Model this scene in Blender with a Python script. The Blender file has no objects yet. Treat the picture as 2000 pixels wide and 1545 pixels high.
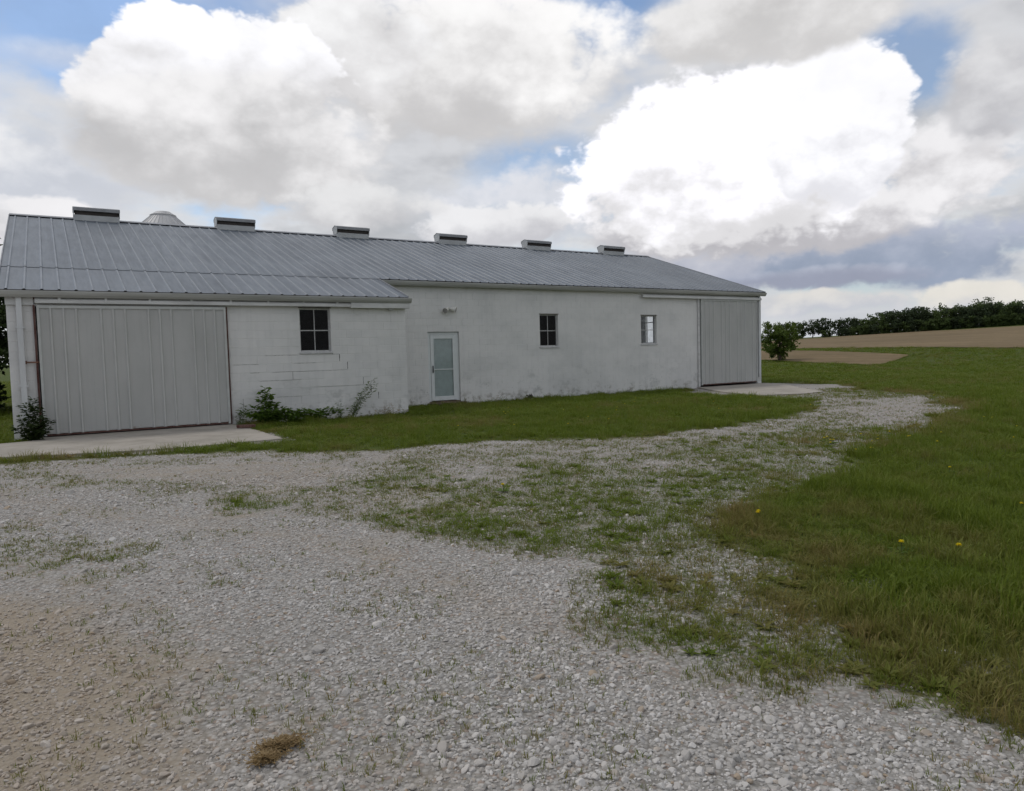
import bpy, bmesh, math, random
import numpy as np
from mathutils import Vector, Matrix

random.seed(7)
rng = np.random.default_rng(7)
scene = bpy.context.scene
COL = scene.collection

# ------------------------------------------------------------------ camera
YAW, PITCH, ROLL = 0.56194, 0.05564, -0.02738
CAM = Vector((0.4154, -19.909, 1.48))
cam_data = bpy.data.cameras.new('camera')
cam = bpy.data.objects.new('camera', cam_data)
COL.objects.link(cam)
r_ = Vector((math.cos(YAW), -math.sin(YAW), 0))
f_ = Vector((math.sin(YAW) * math.cos(PITCH), math.cos(YAW) * math.cos(PITCH), -math.sin(PITCH)))
u_ = Vector((math.sin(YAW) * math.sin(PITCH), math.cos(YAW) * math.sin(PITCH), math.cos(PITCH)))
right = r_ * math.cos(ROLL) + u_ * math.sin(ROLL)
up = -r_ * math.sin(ROLL) + u_ * math.cos(ROLL)
M = Matrix((right, up, -f_)).transposed().to_4x4()
M.translation = CAM
cam.matrix_world = M
cam_data.sensor_width = 36
cam_data.lens = 1418.86 / 2000 * 36
cam_data.clip_end = 5000
cam_data.clip_start = 0.05
scene.camera = cam
scene.cycles.max_bounces = 6
scene.cycles.diffuse_bounces = 3
scene.cycles.adaptive_threshold = .02

# ------------------------------------------------------------------ sky and sun
SUN_AZ, SUN_EL = math.radians(-38), math.radians(58)      # azimuth measured from +Y towards +X
world = bpy.data.worlds.new('World')
scene.world = world
world.use_nodes = True
WN, WL = world.node_tree.nodes, world.node_tree.links
WN.clear()

def wnode(t, **k):
    n = WN.new(t)
    for a, v in k.items():
        setattr(n, a, v)
    return n

def wset(sock, v):
    if isinstance(v, bpy.types.NodeSocket):
        WL.new(v, sock)
    else:
        sock.default_value = v

def wmath(op, a, b=None, c=None):
    n = wnode('ShaderNodeMath', operation=op)
    wset(n.inputs[0], a)
    if b is not None: wset(n.inputs[1], b)
    if c is not None: wset(n.inputs[2], c)
    return n.outputs[0]

def wvec(op, a, b=None):
    n = wnode('ShaderNodeVectorMath', operation=op)
    wset(n.inputs[0], a)
    if b is not None: wset(n.inputs[1], b)
    return n.outputs['Value'] if op in ('DOT_PRODUCT', 'LENGTH') else n.outputs[0]

def wrange(v, a, b, lo=0.0, hi=1.0):
    n = wnode('ShaderNodeMapRange', interpolation_type='SMOOTHSTEP')
    wset(n.inputs[0], v)
    n.inputs[1].default_value, n.inputs[2].default_value = a, b
    n.inputs[3].default_value, n.inputs[4].default_value = lo, hi
    return n.outputs[0]

def wmix(f, a, b):
    n = wnode('ShaderNodeMix', data_type='RGBA')
    wset(n.inputs[0], f)
    for s, v in ((n.inputs[6], a), (n.inputs[7], b)):
        if isinstance(v, tuple): v = (*v, 1)
        wset(s, v)
    return n.outputs[2]

def wnoise(vec, scale, detail=6, rough=.55, dist=0.0):
    n = wnode('ShaderNodeTexNoise')
    wset(n.inputs['Vector'], vec)
    n.inputs['Scale'].default_value = scale
    n.inputs['Detail'].default_value = detail
    n.inputs['Roughness'].default_value = rough
    n.inputs['Distortion'].default_value = dist
    return n.outputs[0]

wd = wnode('ShaderNodeTexCoord').outputs['Generated']
sx = wnode('ShaderNodeSeparateXYZ'); WL.new(wd, sx.inputs[0])
DX, DY, DZ = sx.outputs
az = wmath('ARCTAN2', DX, DY)
el = wmath('ARCSINE', DZ)
cae = wnode('ShaderNodeCombineXYZ'); WL.new(az, cae.inputs[0]); WL.new(el, cae.inputs[1])
AE = cae.outputs[0]
sky = wnode('ShaderNodeTexSky', sky_type='NISHITA')
sky.sun_disc = False
sky.sun_elevation = SUN_EL
sky.sun_rotation = SUN_AZ
sky.air_density = 1.0; sky.dust_density = 0.6; sky.ozone_density = 1.5
hsv = wvec('MULTIPLY', sky.outputs[0], (0.15, 0.15, 0.15))
blue = hsv
# noise fields shared by all the clouds
stretch = wvec('MULTIPLY', wd, (1, 1, 1.45))
n_big = wnoise(stretch, 4.6, 7, .58)
up_vec = wvec('ADD', stretch, (0.012, 0.008, 0.055))
n_up = wnoise(up_vec, 4.6, 3, .50)
n_fine = wnoise(stretch, 13.0, 4, .55)
puff = wmath('SUBTRACT', wmath('ABSOLUTE', wmath('SUBTRACT', n_fine, .5)), .10)      # rounded billows with creases between
relief = wmath('SUBTRACT', n_big, n_up)
relief = wmath('MULTIPLY_ADD', puff, .45, relief)
EDGE = wmath('MULTIPLY_ADD', puff, 2.6, wmath('MULTIPLY', wmath('SUBTRACT', n_big, .5), 3.4))
# scattered cloud over the whole dome, seen on a layer overhead
inv = wmath('DIVIDE', 1.0, wmath('ADD', wmath('MAXIMUM', DZ, 0.0), .22))
sc = wnode('ShaderNodeVectorMath', operation='SCALE'); WL.new(wd, sc.inputs[0]); WL.new(inv, sc.inputs['Scale'])
lay = wvec('MULTIPLY', sc.outputs[0], (1, 1, 0))
n_lay = wnoise(lay, 1.35, 5, .56)
cov = wrange(n_lay, .34, .52)
gen_col = wmix(wrange(wmath('ADD', n_lay, wmath('MULTIPLY', relief, .5)), .44, .68), (.84, .835, .84), (.52, .515, .52))
skyc = wmix(wmath('MULTIPLY', cov, .90), blue, gen_col)
# breaks in the layer where blue shows through
for a0, e0, ra, re, k in [
    (0.063, 0.382, 0.206, 0.083, 1.0),
    (0.611, 0.239, 0.144, 0.071, 0.8),
    (1.066, 0.315, 0.079, 0.064, 0.85),
    (0.739, 0.433, 0.040, 0.024, 0.9),
]:
    q = wvec('MULTIPLY', wvec('SUBTRACT', AE, (a0, e0, 0)), (1 / ra, 1 / re, 0))
    body = wmath('MULTIPLY_ADD', EDGE, .45, wmath('SUBTRACT', 1.0, wvec('DOT_PRODUCT', q, q)))
    skyc = wmix(wrange(body, 0.0, .9, 0, k), skyc, blue)
# pale air towards the horizon
skyc = wmix(wrange(el, .16, -.02, 0, .85), skyc, (.64, .67, .74))
# cumulus: azimuth, elevation, half width, half height, lit colour, base colour, shade from, to, edge softness, raggedness
CLOUDS = [
    (0.007, 0.223, 0.162, 0.066, (0.9, 0.91, 0.94), (0.68, 0.71, 0.78), -0.6, 0.6, 0.9, 0.9),  # veil left
    (0.027, 0.346, 0.086, 0.019, (0.72, 0.78, 0.9), (0.64, 0.71, 0.86), -0.6, 0.6, 1.8, 0.8),  # veil tl
    (0.575, 0.201, 0.206, 0.066, (0.78, 0.8, 0.86), (0.64, 0.69, 0.78), -0.6, 0.6, 0.9, 1.1),  # veil mid
    (1.021, 0.107, 0.308, 0.051, (0.49, 0.53, 0.64), (0.35, 0.41, 0.53), -0.6, 0.8, 0.7, 1.1),  # slate
    (0.953, 0.085, 0.154, 0.017, (0.49, 0.53, 0.64), (0.38, 0.41, 0.52), -0.6, 0.8, 0.7, 1.1),  # slate2
    (0.789, 0.111, 0.132, 0.027, (0.64, 0.65, 0.71), (0.48, 0.51, 0.61), -0.7, 0.7, 0.6, 0.9),  # slate3
    (0.955, 0.053, 0.136, 0.024, (0.84, 0.82, 0.79), (0.648, 0.67, 0.734), -0.9, 0.3, 0.4, 1.0),  # low puffs
    (1.139, 0.049, 0.074, 0.026, (0.86, 0.83, 0.77), (0.648, 0.67, 0.734), -0.9, 0.3, 0.4, 1.0),  # low puffs2
    (0.541, 0.175, 0.118, 0.032, (0.92, 0.92, 0.94), (0.66, 0.66, 0.7), -0.9, 0.3, 0.4, 1.0),  # low c
    (0.002, 0.162, 0.084, 0.034, (0.96, 0.95, 0.97), (0.68, 0.68, 0.71), -0.9, 0.3, 0.4, 1.0),  # low l
    (1.119, 0.207, 0.109, 0.066, (0.96, 0.95, 0.97), (0.648, 0.637, 0.659), -0.8, 0.2, 0.5, 0.8),  # far right low
    (1.156, 0.276, 0.071, 0.078, (0.8, 0.8, 0.82), (0.562, 0.562, 0.594), -0.8, 0.6, 0.5, 0.7),  # far right
    (0.892, 0.161, 0.254, 0.047, (0.95, 0.94, 0.96), (0.572, 0.562, 0.594), -0.7, 0.3, 0.5, 0.8),  # under cumulus
    (0.841, 0.242, 0.208, 0.117, (1.25, 1.24, 1.3), (0.86, 0.85, 0.87), -1.1, -0.2, 0.3, 0.85),  # big cumulus
    (0.989, 0.267, 0.091, 0.092, (1.12, 1.12, 1.16), (0.9, 0.9, 0.95), -1.0, -0.2, 0.25, 0.85),  # big cum top
    (0.905, 0.395, 0.180, 0.056, (0.9, 0.89, 0.89), (0.713, 0.702, 0.702), -0.8, 0.4, 0.5, 0.6),  # upper right
    (0.509, 0.376, 0.255, 0.127, (1.03, 1.02, 1.02), (0.69, 0.68, 0.685), -1.0, 0.75, 0.5, 0.65),  # top mid
    (0.367, 0.396, 0.112, 0.084, (1.02, 1.02, 1.03), (0.8, 0.79, 0.8), -0.9, 0.7, 0.4, 0.8),  # top mid l
    (0.213, 0.334, 0.156, 0.085, (1.12, 1.12, 1.16), (0.8, 0.79, 0.8), -1.1, 0.9, 0.22, 0.9),  # left top
    (0.234, 0.266, 0.213, 0.084, (1.0, 0.99, 1.0), (0.66, 0.655, 0.665), -0.85, 0.75, 0.45, 0.65),  # left base
    (0.366, 0.202, 0.126, 0.036, (0.84, 0.84, 0.85), (0.626, 0.626, 0.648), -0.7, 0.6, 0.7, 0.9),  # under
]
for a0, e0, ra, re, top, base, s0, s1, soft, amp in CLOUDS:
    q = wvec('MULTIPLY', wvec('SUBTRACT', AE, (a0, e0, 0)), (1 / ra, 1 / re, 0))
    body = wmath('MULTIPLY_ADD', EDGE, amp * .95, wmath('SUBTRACT', 1.0, wvec('DOT_PRODUCT', q, q)))
    alpha = wrange(body, 0.0, soft)
    sy = wnode('ShaderNodeSeparateXYZ'); WL.new(q, sy.inputs[0])
    sh = wmath('MULTIPLY_ADD', relief, 4.2, sy.outputs[1])
    skyc = wmix(alpha, skyc, wmix(wrange(sh, s0, s1), base, top))
bg = wnode('ShaderNodeBackground')
tex = wnode('ShaderNodeVectorMath', operation='SCALE'); WL.new(skyc, tex.inputs[0]); WL.new(wmath('MULTIPLY_ADD', relief, .40, 1.0), tex.inputs['Scale'])
WL.new(tex.outputs[0], bg.inputs[0]); bg.inputs[1].default_value = 1.06
wo = wnode('ShaderNodeOutputWorld'); WL.new(bg.outputs[0], wo.inputs[0])
world.cycles.sampling_method = 'NONE'

sun_d = bpy.data.lights.new('sun', 'SUN')
sun = bpy.data.objects.new('sun', sun_d); COL.objects.link(sun)
sun_d.energy = 1.3; sun_d.angle = math.radians(14); sun_d.color = (1, .96, .9)
sdir = Vector((math.sin(SUN_AZ) * math.cos(SUN_EL), math.cos(SUN_AZ) * math.cos(SUN_EL), math.sin(SUN_EL)))
sun.location = sdir * 60
sun.rotation_euler = (-sdir).to_track_quat('-Z', 'Y').to_euler()

scene.view_settings.view_transform = 'Standard'
scene.view_settings.look = 'None'
scene.view_settings.exposure = -0.22
scene.view_settings.gamma = 1.0
scene.view_settings.use_curve_mapping = False

# ------------------------------------------------------------------ materials
class NT:
    """small helper around one material's node tree"""
    def __init__(self, name, rough=.7, spec=.3, metal=0.0):
        self.m = bpy.data.materials.new(name); self.m.use_nodes = True
        self.n = self.m.node_tree.nodes; self.l = self.m.node_tree.links
        self.b = self.n['Principled BSDF']
        self.b.inputs['Roughness'].default_value = rough
        self.b.inputs['Specular IOR Level'].default_value = spec
        self.b.inputs['Metallic'].default_value = metal
    def set(self, s, v):
        if isinstance(v, bpy.types.NodeSocket): self.l.new(v, s)
        elif isinstance(v, tuple) and len(v) == 3 and s.type == 'RGBA': s.default_value = (*v, 1)
        else: s.default_value = v
    def node(self, t, **k):
        n = self.n.new(t)
        for a, v in k.items(): setattr(n, a, v)
        return n
    def pos(self, scale=(1, 1, 1)):
        p = self.node('ShaderNodeNewGeometry').outputs['Position']
        if scale == (1, 1, 1): return p
        v = self.node('ShaderNodeVectorMath', operation='MULTIPLY')
        self.l.new(p, v.inputs[0]); v.inputs[1].default_value = scale
        return v.outputs[0]
    def noise(self, vec, scale, detail=4, rough=.55, col=False, dist=0.0):
        n = self.node('ShaderNodeTexNoise')
        self.set(n.inputs['Vector'], vec)
        n.inputs['Scale'].default_value = scale; n.inputs['Detail'].default_value = detail
        n.inputs['Roughness'].default_value = rough; n.inputs['Distortion'].default_value = dist
        return n.outputs[1 if col else 0]
    def rng(self, v, a, b, lo=0.0, hi=1.0):
        n = self.node('ShaderNodeMapRange', interpolation_type='SMOOTHSTEP')
        self.set(n.inputs[0], v)
        for i, x in zip((1, 2, 3, 4), (a, b, lo, hi)): n.inputs[i].default_value = x
        return n.outputs[0]
    def math(self, op, a, b=None, c=None):
        n = self.node('ShaderNodeMath', operation=op)
        for i, v in enumerate((a, b, c)):
            if v is not None: self.set(n.inputs[i], v)
        return n.outputs[0]
    def mix(self, f, a, b, mode='MIX'):
        n = self.node('ShaderNodeMix', data_type='RGBA', blend_type=mode)
        self.set(n.inputs[0], f); self.set(n.inputs[6], a); self.set(n.inputs[7], b)
        return n.outputs[2]
    def attr(self, name, kind='GEOMETRY'):
        n = self.node('ShaderNodeAttribute', attribute_name=name, attribute_type=kind)
        return n.outputs['Fac']
    def color(self, c): self.set(self.b.inputs['Base Color'], c); return self
    def bump(self, h, strength=.3, dist=.01):
        n = self.node('ShaderNodeBump'); self.set(n.inputs['Height'], h)
        n.inputs['Strength'].default_value = strength; n.inputs['Distance'].default_value = dist
        self.l.new(n.outputs[0], self.b.inputs['Normal']); return self
    def rnd(self): return self.node('ShaderNodeObjectInfo').outputs['Random']

def simple(name, c, rough=.7, spec=.3, metal=0.0, var=.12, scale=6.0):
    t = NT(name, rough, spec, metal)
    n = t.noise(t.pos(), scale, 5)
    d = tuple(x * (1 - var) for x in c); e = tuple(min(1, x * (1 + var)) for x in c)
    t.color(t.mix(t.rng(n, .3, .7), d, e))
    return t.m

MAT = {}
# white masonry paint on block: faint grey wash, rain streaks, mildew and chips near the ground
t = NT('white_block_paint', .75, .25)
P = t.pos()
wash = t.rng(t.noise(t.pos((.5, .5, .9)), 1.1, 5, .6), .38, .68)
streak = t.rng(t.noise(t.pos((5, 5, .35)), 1.6, 4, .6), .45, .75)
c = t.mix(wash, (.69, .68, .66), (.60, .597, .58))
c = t.mix(t.math('MULTIPLY', streak, .16), c, (.42, .425, .425))
c = t.mix(t.math('MULTIPLY', t.rng(t.rnd(), .1, .9), .10), c, (.42, .43, .43))
sp = t.node('ShaderNodeSeparateXYZ'); t.l.new(P, sp.inputs[0])
mil = t.math('MULTIPLY', t.rng(t.noise(t.pos((1, 1, 1.4)), 1.7, 6, .68), .52, .70), t.rng(sp.outputs[2], 1.5, .25))
c = t.mix(t.math('MULTIPLY', mil, .62), c, (.33, .34, .33))
mud = t.math('MULTIPLY', t.rng(t.noise(t.pos(), 4.2, 6, .7), .50, .66), t.rng(sp.outputs[2], .50, .05))
c = t.mix(t.math('MULTIPLY', mud, .85), c, (.23, .21, .17))
chip = t.math('MULTIPLY', t.rng(t.noise(t.pos(), 11, 5, .7), .66, .70), t.rng(sp.outputs[2], 1.4, .1))
c = t.mix(chip, c, (.30, .29, .27))
t.color(c)
t.bump(t.noise(P, 60, 4, .7), .5, .004)
MAT['block'] = t.m

t = NT('white_board_paint', .55, .35)
P = t.pos()
c = t.mix(t.rng(t.noise(t.pos((.6, 3, 3)), 2.0, 5, .65), .35, .7), (.60, .60, .585), (.47, .47, .455))
c = t.mix(t.rng(t.noise(P, 9, 6, .7), .66, .74, 0, .5), c, (.26, .17, .13))
t.color(c); MAT['board'] = t.m

t = NT('gutter_metal', .5, .35)
c = t.mix(t.rng(t.noise(t.pos((.5, 6, 6)), 1.2, 5, .6), .35, .7), (.44, .44, .42), (.33, .33, .31))
t.color(c); MAT['gutter'] = t.m
t = NT('downspout_metal', .45, .4)
t.color(t.mix(t.rng(t.noise(t.pos((3, 3, .6)), 1.6, 5, .6), .35, .7), (.60, .61, .61), (.50, .51, .51))); MAT['spout'] = t.m

# weathered galvanised roofing
t = NT('galvanised_roofing', .46, .5, .0)
n1 = t.noise(t.pos((.35, .35, .35)), 1.3, 6, .62)
n2 = t.noise(t.pos((4, .5, .5)), 1.5, 5, .6)
c = t.mix(t.rng(n1, .35, .68), (.120, .141, .166), (.092, .109, .131))
c = t.mix(t.rng(n2, .45, .75, 0, .22), c, (.095, .104, .120))
c = t.mix(t.rng(t.rnd(), 0, 1, 0, .16), c, (.20, .22, .25))
t.color(c)
t.set(t.b.inputs['Roughness'], t.rng(n2, .3, .7, .40, .58))
MAT['roof'] = t.m
MAT['rib'] = simple('rib_highlight_metal', (.190, .211, .236), .45, .5, 0, .15, 2)  # lighter than the pans: the rib crowns' highlight is put into the colour
MAT['ridge'] = simple('ridge_cap_metal', (.24, .25, .27), .5, .4, 0, .12, 3)
MAT['vent'] = simple('vent_sheet_metal', (.42, .43, .43), .5, .4, 0, .1, 4)
MAT['hood'] = simple('vent_hood_metal', (.26, .265, .275), .5, .4, 0, .12, 4)
MAT['dark'] = simple('dark_void', (.075, .066, .062), .9, .1)
MAT['interior'] = simple('dim_interior_timber', (.06, .055, .05), .9, .1)

# ribbed door sheet
t = NT('door_sheet_paint', .5, .35)
P = t.pos()
sp = t.node('ShaderNodeSeparateXYZ'); t.l.new(P, sp.inputs[0])
c = t.mix(t.rng(t.noise(t.pos((.8, .8, .4)), 1.5, 5, .6), .35, .7), (.435, .435, .418), (.385, .386, .370))
c = t.mix(t.rng(t.noise(t.pos((7, 7, .3)), 2.0, 4, .6), .5, .75, 0, .3), c, (.33, .33, .318))
rust = t.math('MULTIPLY', t.rng(t.noise(P, 5, 6, .7), .60, .66), t.rng(sp.outputs[2], .22, .07))
c = t.mix(rust, c, (.16, .085, .045))
t.color(c); MAT['door'] = t.m
MAT['door_rib'] = simple('door_rib_highlight', (.465, .465, .447), .5, .35, 0, .06, 3)  # light catching the door ribs, painted as a lighter crown
MAT['door_trim'] = simple('door_trim_paint', (.45, .46, .44), .5, .35, 0, .08, 5)
t = NT('red_brown_timber', .8, .2)
c = t.mix(t.rng(t.noise(t.pos((4, 4, 1)), 4, 5, .7), .35, .7), (.085, .038, .032), (.16, .10, .085))
t.color(c); MAT['redwood'] = t.m
MAT['rust'] = simple('rusted_iron', (.19, .10, .07), .85, .2, 0, .35, 14)
MAT['doorstep'] = simple('weathered_step_timber', (.15, .11, .085), .85, .2, 0, .3, 9)
MAT['window_frame'] = simple('window_sash_paint', (.42, .42, .41), .6, .3, 0, .2, 16)
MAT['sill'] = simple('sill_paint', (.50, .50, .50), .7, .3, 0, .12, 8)
MAT['lintel'] = simple('steel_lintel', (.10, .09, .08), .8, .2, 0, .3, 14)
MAT['white_door'] = simple('storm_door_paint', (.62, .645, .64), .4, .4, 0, .04, 5)
MAT['inner_door'] = simple('inner_door_paint', (.68, .745, .725), .5, .3, 0, .05, 4)
MAT['black'] = simple('black_metal', (.02, .02, .02), .5, .4)
MAT['lamp'] = simple('lamp_holder_paint', (.66, .65, .60), .45, .4, 0, .06, 8)
MAT['bulb'] = simple('lamp_face', (.30, .29, .27), .25, .5, 0, .1, 8)
MAT['crack'] = simple('open_joint_crack', (.05, .048, .045), .95, .1, 0, .5, 30)

def glass_mat(name, dirt, dcol, refl=.9):
    m = bpy.data.materials.new(name); m.use_nodes = True
    n, l = m.node_tree.nodes, m.node_tree.links; n.clear()
    out = n.new('ShaderNodeOutputMaterial')
    tr = n.new('ShaderNodeBsdfTransparent'); tr.inputs[0].default_value = (.82, .84, .84, 1)
    gl = n.new('ShaderNodeBsdfGlossy'); gl.inputs['Roughness'].default_value = .06
    gl.inputs['Color'].default_value = (refl, refl, refl, 1)
    fr = n.new('ShaderNodeFresnel'); fr.inputs[0].default_value = 1.42
    mx = n.new('ShaderNodeMixShader'); l.new(fr.outputs[0], mx.inputs[0]); l.new(tr.outputs[0], mx.inputs[1]); l.new(gl.outputs[0], mx.inputs[2])
    df = n.new('ShaderNodeBsdfDiffuse'); df.inputs[0].default_value = (*dcol, 1)
    no = n.new('ShaderNodeTexNoise'); no.inputs['Scale'].default_value = 7; no.inputs['Detail'].default_value = 5
    ge = n.new('ShaderNodeNewGeometry'); l.new(ge.outputs['Position'], no.inputs['Vector'])
    mr = n.new('ShaderNodeMapRange'); l.new(no.outputs[0], mr.inputs[0])
    mr.inputs[1].default_value, mr.inputs[2].default_value = .35, .8
    mr.inputs[3].default_value, mr.inputs[4].default_value = dirt * .3, dirt * 1.6
    m2 = n.new('ShaderNodeMixShader'); l.new(mr.outputs[0], m2.inputs[0]); l.new(mx.outputs[0], m2.inputs[1]); l.new(df.outputs[0], m2.inputs[2])
    l.new(m2.outputs[0], out.inputs[0])
    return m
MAT['glass'] = glass_mat('dusty_window_glass', .012, (.15, .15, .15), .28)
MAT['hazy_glass'] = glass_mat('hazy_window_glass', .30, (.45, .47, .48), .8)
MAT['storm_glass'] = glass_mat('storm_door_glass', .10, (.5, .55, .55))

t = NT('old_concrete', .85, .2)
n1 = t.noise(t.pos(), 1.2, 6, .65); n2 = t.noise(t.pos(), 9, 6, .7)
c = t.mix(t.rng(n1, .35, .68), (.36, .33, .29), (.27, .25, .215))
c = t.mix(t.rng(n2, .55, .75, 0, .5), c, (.19, .17, .14))
t.color(c); t.bump(n2, .4, .006); MAT['concrete'] = t.m

t = NT('bin_roof_metal', .5, .4)
c = t.mix(t.rng(t.noise(t.pos(), 1.1, 6, .65), .35, .68), (.46, .46, .46), (.33, .33, .34))
c = t.mix(t.rng(t.rnd(), 0, 1, 0, .3), c, (.26, .26, .27))
t.color(c); MAT['bin'] = t.m

def leaf_mat(name, a, b, trans=.35, dry=None):
    t = NT(name, .6, .25)
    ge = t.node('ShaderNodeNewGeometry')
    r = ge.outputs['Random Per Island']
    c = t.mix(r, a, b)
    if dry: c = t.mix(t.attr('tint', 'INSTANCER'), c, dry)
    t.color(c)
    tl = t.node('ShaderNodeBsdfTranslucent'); t.set(tl.inputs[0], c)
    ms = t.node('ShaderNodeMixShader'); ms.inputs[0].default_value = trans
    t.l.new(t.b.outputs[0], ms.inputs[1]); t.l.new(tl.outputs[0], ms.inputs[2])
    t.l.new(ms.outputs[0], t.n['Material Output'].inputs[0])
    return t.m
MAT['grass'] = leaf_mat('grass_blade', (.082, .134, .010), (.152, .196, .022), .4, (.25, .185, .075))
MAT['weed'] = leaf_mat('weed_leaf', (.070, .135, .018), (.130, .200, .034))
MAT['weed_pale'] = leaf_mat('sapling_leaf', (.10, .15, .05), (.16, .21, .075))
MAT['weed_dark'] = leaf_mat('dark_leaf', (.024, .042, .012), (.048, .072, .020))  # darker green foliage
MAT['shrub'] = leaf_mat('shrub_leaf', (.070, .115, .016), (.110, .150, .026))
MAT['tree_dark'] = leaf_mat('dark_tree_leaf', (.036, .056, .026), (.062, .086, .038))
MAT['tree_mid'] = leaf_mat('mid_tree_leaf', (.062, .098, .028), (.098, .136, .042))
MAT['tree_pale'] = leaf_mat('pale_tree_leaf', (.10, .125, .075), (.15, .17, .105), .4)
MAT['petal'] = leaf_mat('dandelion_petal', (.78, .62, .02), (.88, .74, .03), .3)
MAT['straw'] = leaf_mat('dry_grass', (.27, .185, .085), (.38, .28, .15), .25)
MAT['bark'] = simple('bark', (.075, .058, .045), .9, .15, 0, .35, 12)
MAT['stem'] = simple('green_stem', (.07, .09, .035), .7, .2, 0, .2, 20)

t = NT('crushed_limestone', .85, .2)
c = t.mix(t.rnd(), (.33, .32, .305), (.56, .545, .525))
c = t.mix(t.attr('tint', 'INSTANCER'), c, (.33, .262, .192))
t.color(c); MAT['stone'] = t.m

# ------------------------------------------------------------------ mesh helpers
class MB:
    def __init__(s): s.v = []; s.f = []
    def add(s, vs, fs):
        o = len(s.v); s.v += [tuple(v) for v in vs]; s.f += [tuple(i + o for i in f) for f in fs]; return s
    def box(s, x0, x1, y0, y1, z0, z1):
        return s.add([(x0,y0,z0),(x1,y0,z0),(x1,y1,z0),(x0,y1,z0),(x0,y0,z1),(x1,y0,z1),(x1,y1,z1),(x0,y1,z1)],
                     [(0,3,2,1),(4,5,6,7),(0,1,5,4),(1,2,6,5),(2,3,7,6),(3,0,4,7)])
    def prism_x(s, prof, x0, x1):
        """closed (y, z) profile, counter-clockwise seen from +x, swept along x"""
        n = len(prof)
        vs = [(x0, y, z) for y, z in prof] + [(x1, y, z) for y, z in prof]
        fs = [tuple(range(n - 1, -1, -1)), tuple(range(n, 2 * n))]
        fs += [(i, (i + 1) % n, n + (i + 1) % n, n + i) for i in range(n)]
        return s.add(vs, fs)
    def tube(s, pts, rads, n=7):
        pts = [Vector(p) for p in pts]; rings = []
        for i, p in enumerate(pts):
            d = (pts[min(i + 1, len(pts) - 1)] - pts[max(i - 1, 0)]).normalized()
            a = d.orthogonal().normalized(); b = d.cross(a)
            rings.append([p + (a * math.cos(2 * math.pi * k / n) + b * math.sin(2 * math.pi * k / n)) * rads[i] for k in range(n)])
        vs = [v for r in rings for v in r]; fs = []
        for i in range(len(pts) - 1):
            for k in range(n):
                fs.append((i*n+k, i*n+(k+1)%n, (i+1)*n+(k+1)%n, (i+1)*n+k))
        fs.append(tuple(range(n - 1, -1, -1))); fs.append(tuple((len(pts)-1)*n + k for k in range(n)))
        return s.add(vs, fs)
    def mesh(s, name, m):
        me = bpy.data.meshes.new(name); me.from_pydata(s.v, [], s.f)
        if m: me.materials.append(MAT[m] if isinstance(m, str) else m)
        me.update(); return me
    def build(s, name, m, parent=None, smooth=False, bevel=0):
        o = bpy.data.objects.new(name, s.mesh(name, m)); COL.objects.link(o)
        if parent: o.parent = parent
        if smooth:
            for p in o.data.polygons: p.use_smooth = True
        if bevel:
            b = o.modifiers.new('bevel', 'BEVEL'); b.width = bevel; b.segments = 2; b.limit_method = 'ANGLE'
        return o

def box(name, m, parent, *a, bevel=0):
    return MB().box(*a).build(name, m, parent, bevel=bevel)

def link(name, me, parent=None, loc=(0, 0, 0)):
    o = bpy.data.objects.new(name, me); COL.objects.link(o); o.location = loc
    if parent: o.parent = parent
    return o

def tag(o, label=None, cat=None, group=None, kind=None):
    for k, v in (('label', label), ('category', cat), ('group', group), ('kind', kind)):
        if v: o[k] = v
    return o

def empty(name, loc=(0, 0, 0), rz=0):
    o = bpy.data.objects.new(name, None); COL.objects.link(o); o.location = loc; o.rotation_euler = (0, 0, rz)
    o.empty_display_size = .2
    return o

def copy_tree(o, parent=None):
    c = o.copy(); COL.objects.link(c); c.parent = parent
    for ch in list(o.children): copy_tree(ch, c)
    return c

# value noise for laying out the ground
_perm = rng.random((256, 256))
def vnoise(x, y):
    xi = np.floor(x).astype(int); yi = np.floor(y).astype(int); fx = x - xi; fy = y - yi
    fx = fx * fx * (3 - 2 * fx); fy = fy * fy * (3 - 2 * fy)
    g = lambda a, b: _perm[a % 256, b % 256]
    return (g(xi, yi) * (1 - fx) + g(xi + 1, yi) * fx) * (1 - fy) + (g(xi, yi + 1) * (1 - fx) + g(xi + 1, yi + 1) * fx) * fy
def fbm(x, y, s, o=4):
    x = np.asarray(x) * s + 31.7; y = np.asarray(y) * s + 11.3; t = 0; a = .5
    for i in range(o):
        t = t + a * vnoise(x * 2 ** i + i * 17.3, y * 2 ** i + i * 5.1); a *= .5
    return t / (1 - .5 ** o)
def sstep(a, b, v):
    t = np.clip((v - a) / (b - a), 0, 1); return t * t * (3 - 2 * t)
def sdpoly(x, y, poly):
    """signed distance to a polygon, positive inside"""
    x = np.asarray(x, float); y = np.asarray(y, float)
    d = np.full(x.shape, 1e9); ins = np.zeros(x.shape, bool); n = len(poly)
    for i in range(n):
        ax, ay = poly[i]; bx, by = poly[(i + 1) % n]
        ex, ey = bx - ax, by - ay; wx, wy = x - ax, y - ay
        tt = np.clip((wx * ex + wy * ey) / (ex * ex + ey * ey + 1e-12), 0, 1)
        d = np.minimum(d, (wx - ex * tt) ** 2 + (wy - ey * tt) ** 2)
        c = (ay > y) != (by > y)
        with np.errstate(divide='ignore', invalid='ignore'):
            ins ^= c & (x < (bx - ax) * (y - ay) / (by - ay + 1e-12) + ax)
    return np.sqrt(d) * np.where(ins, 1, -1)

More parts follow.
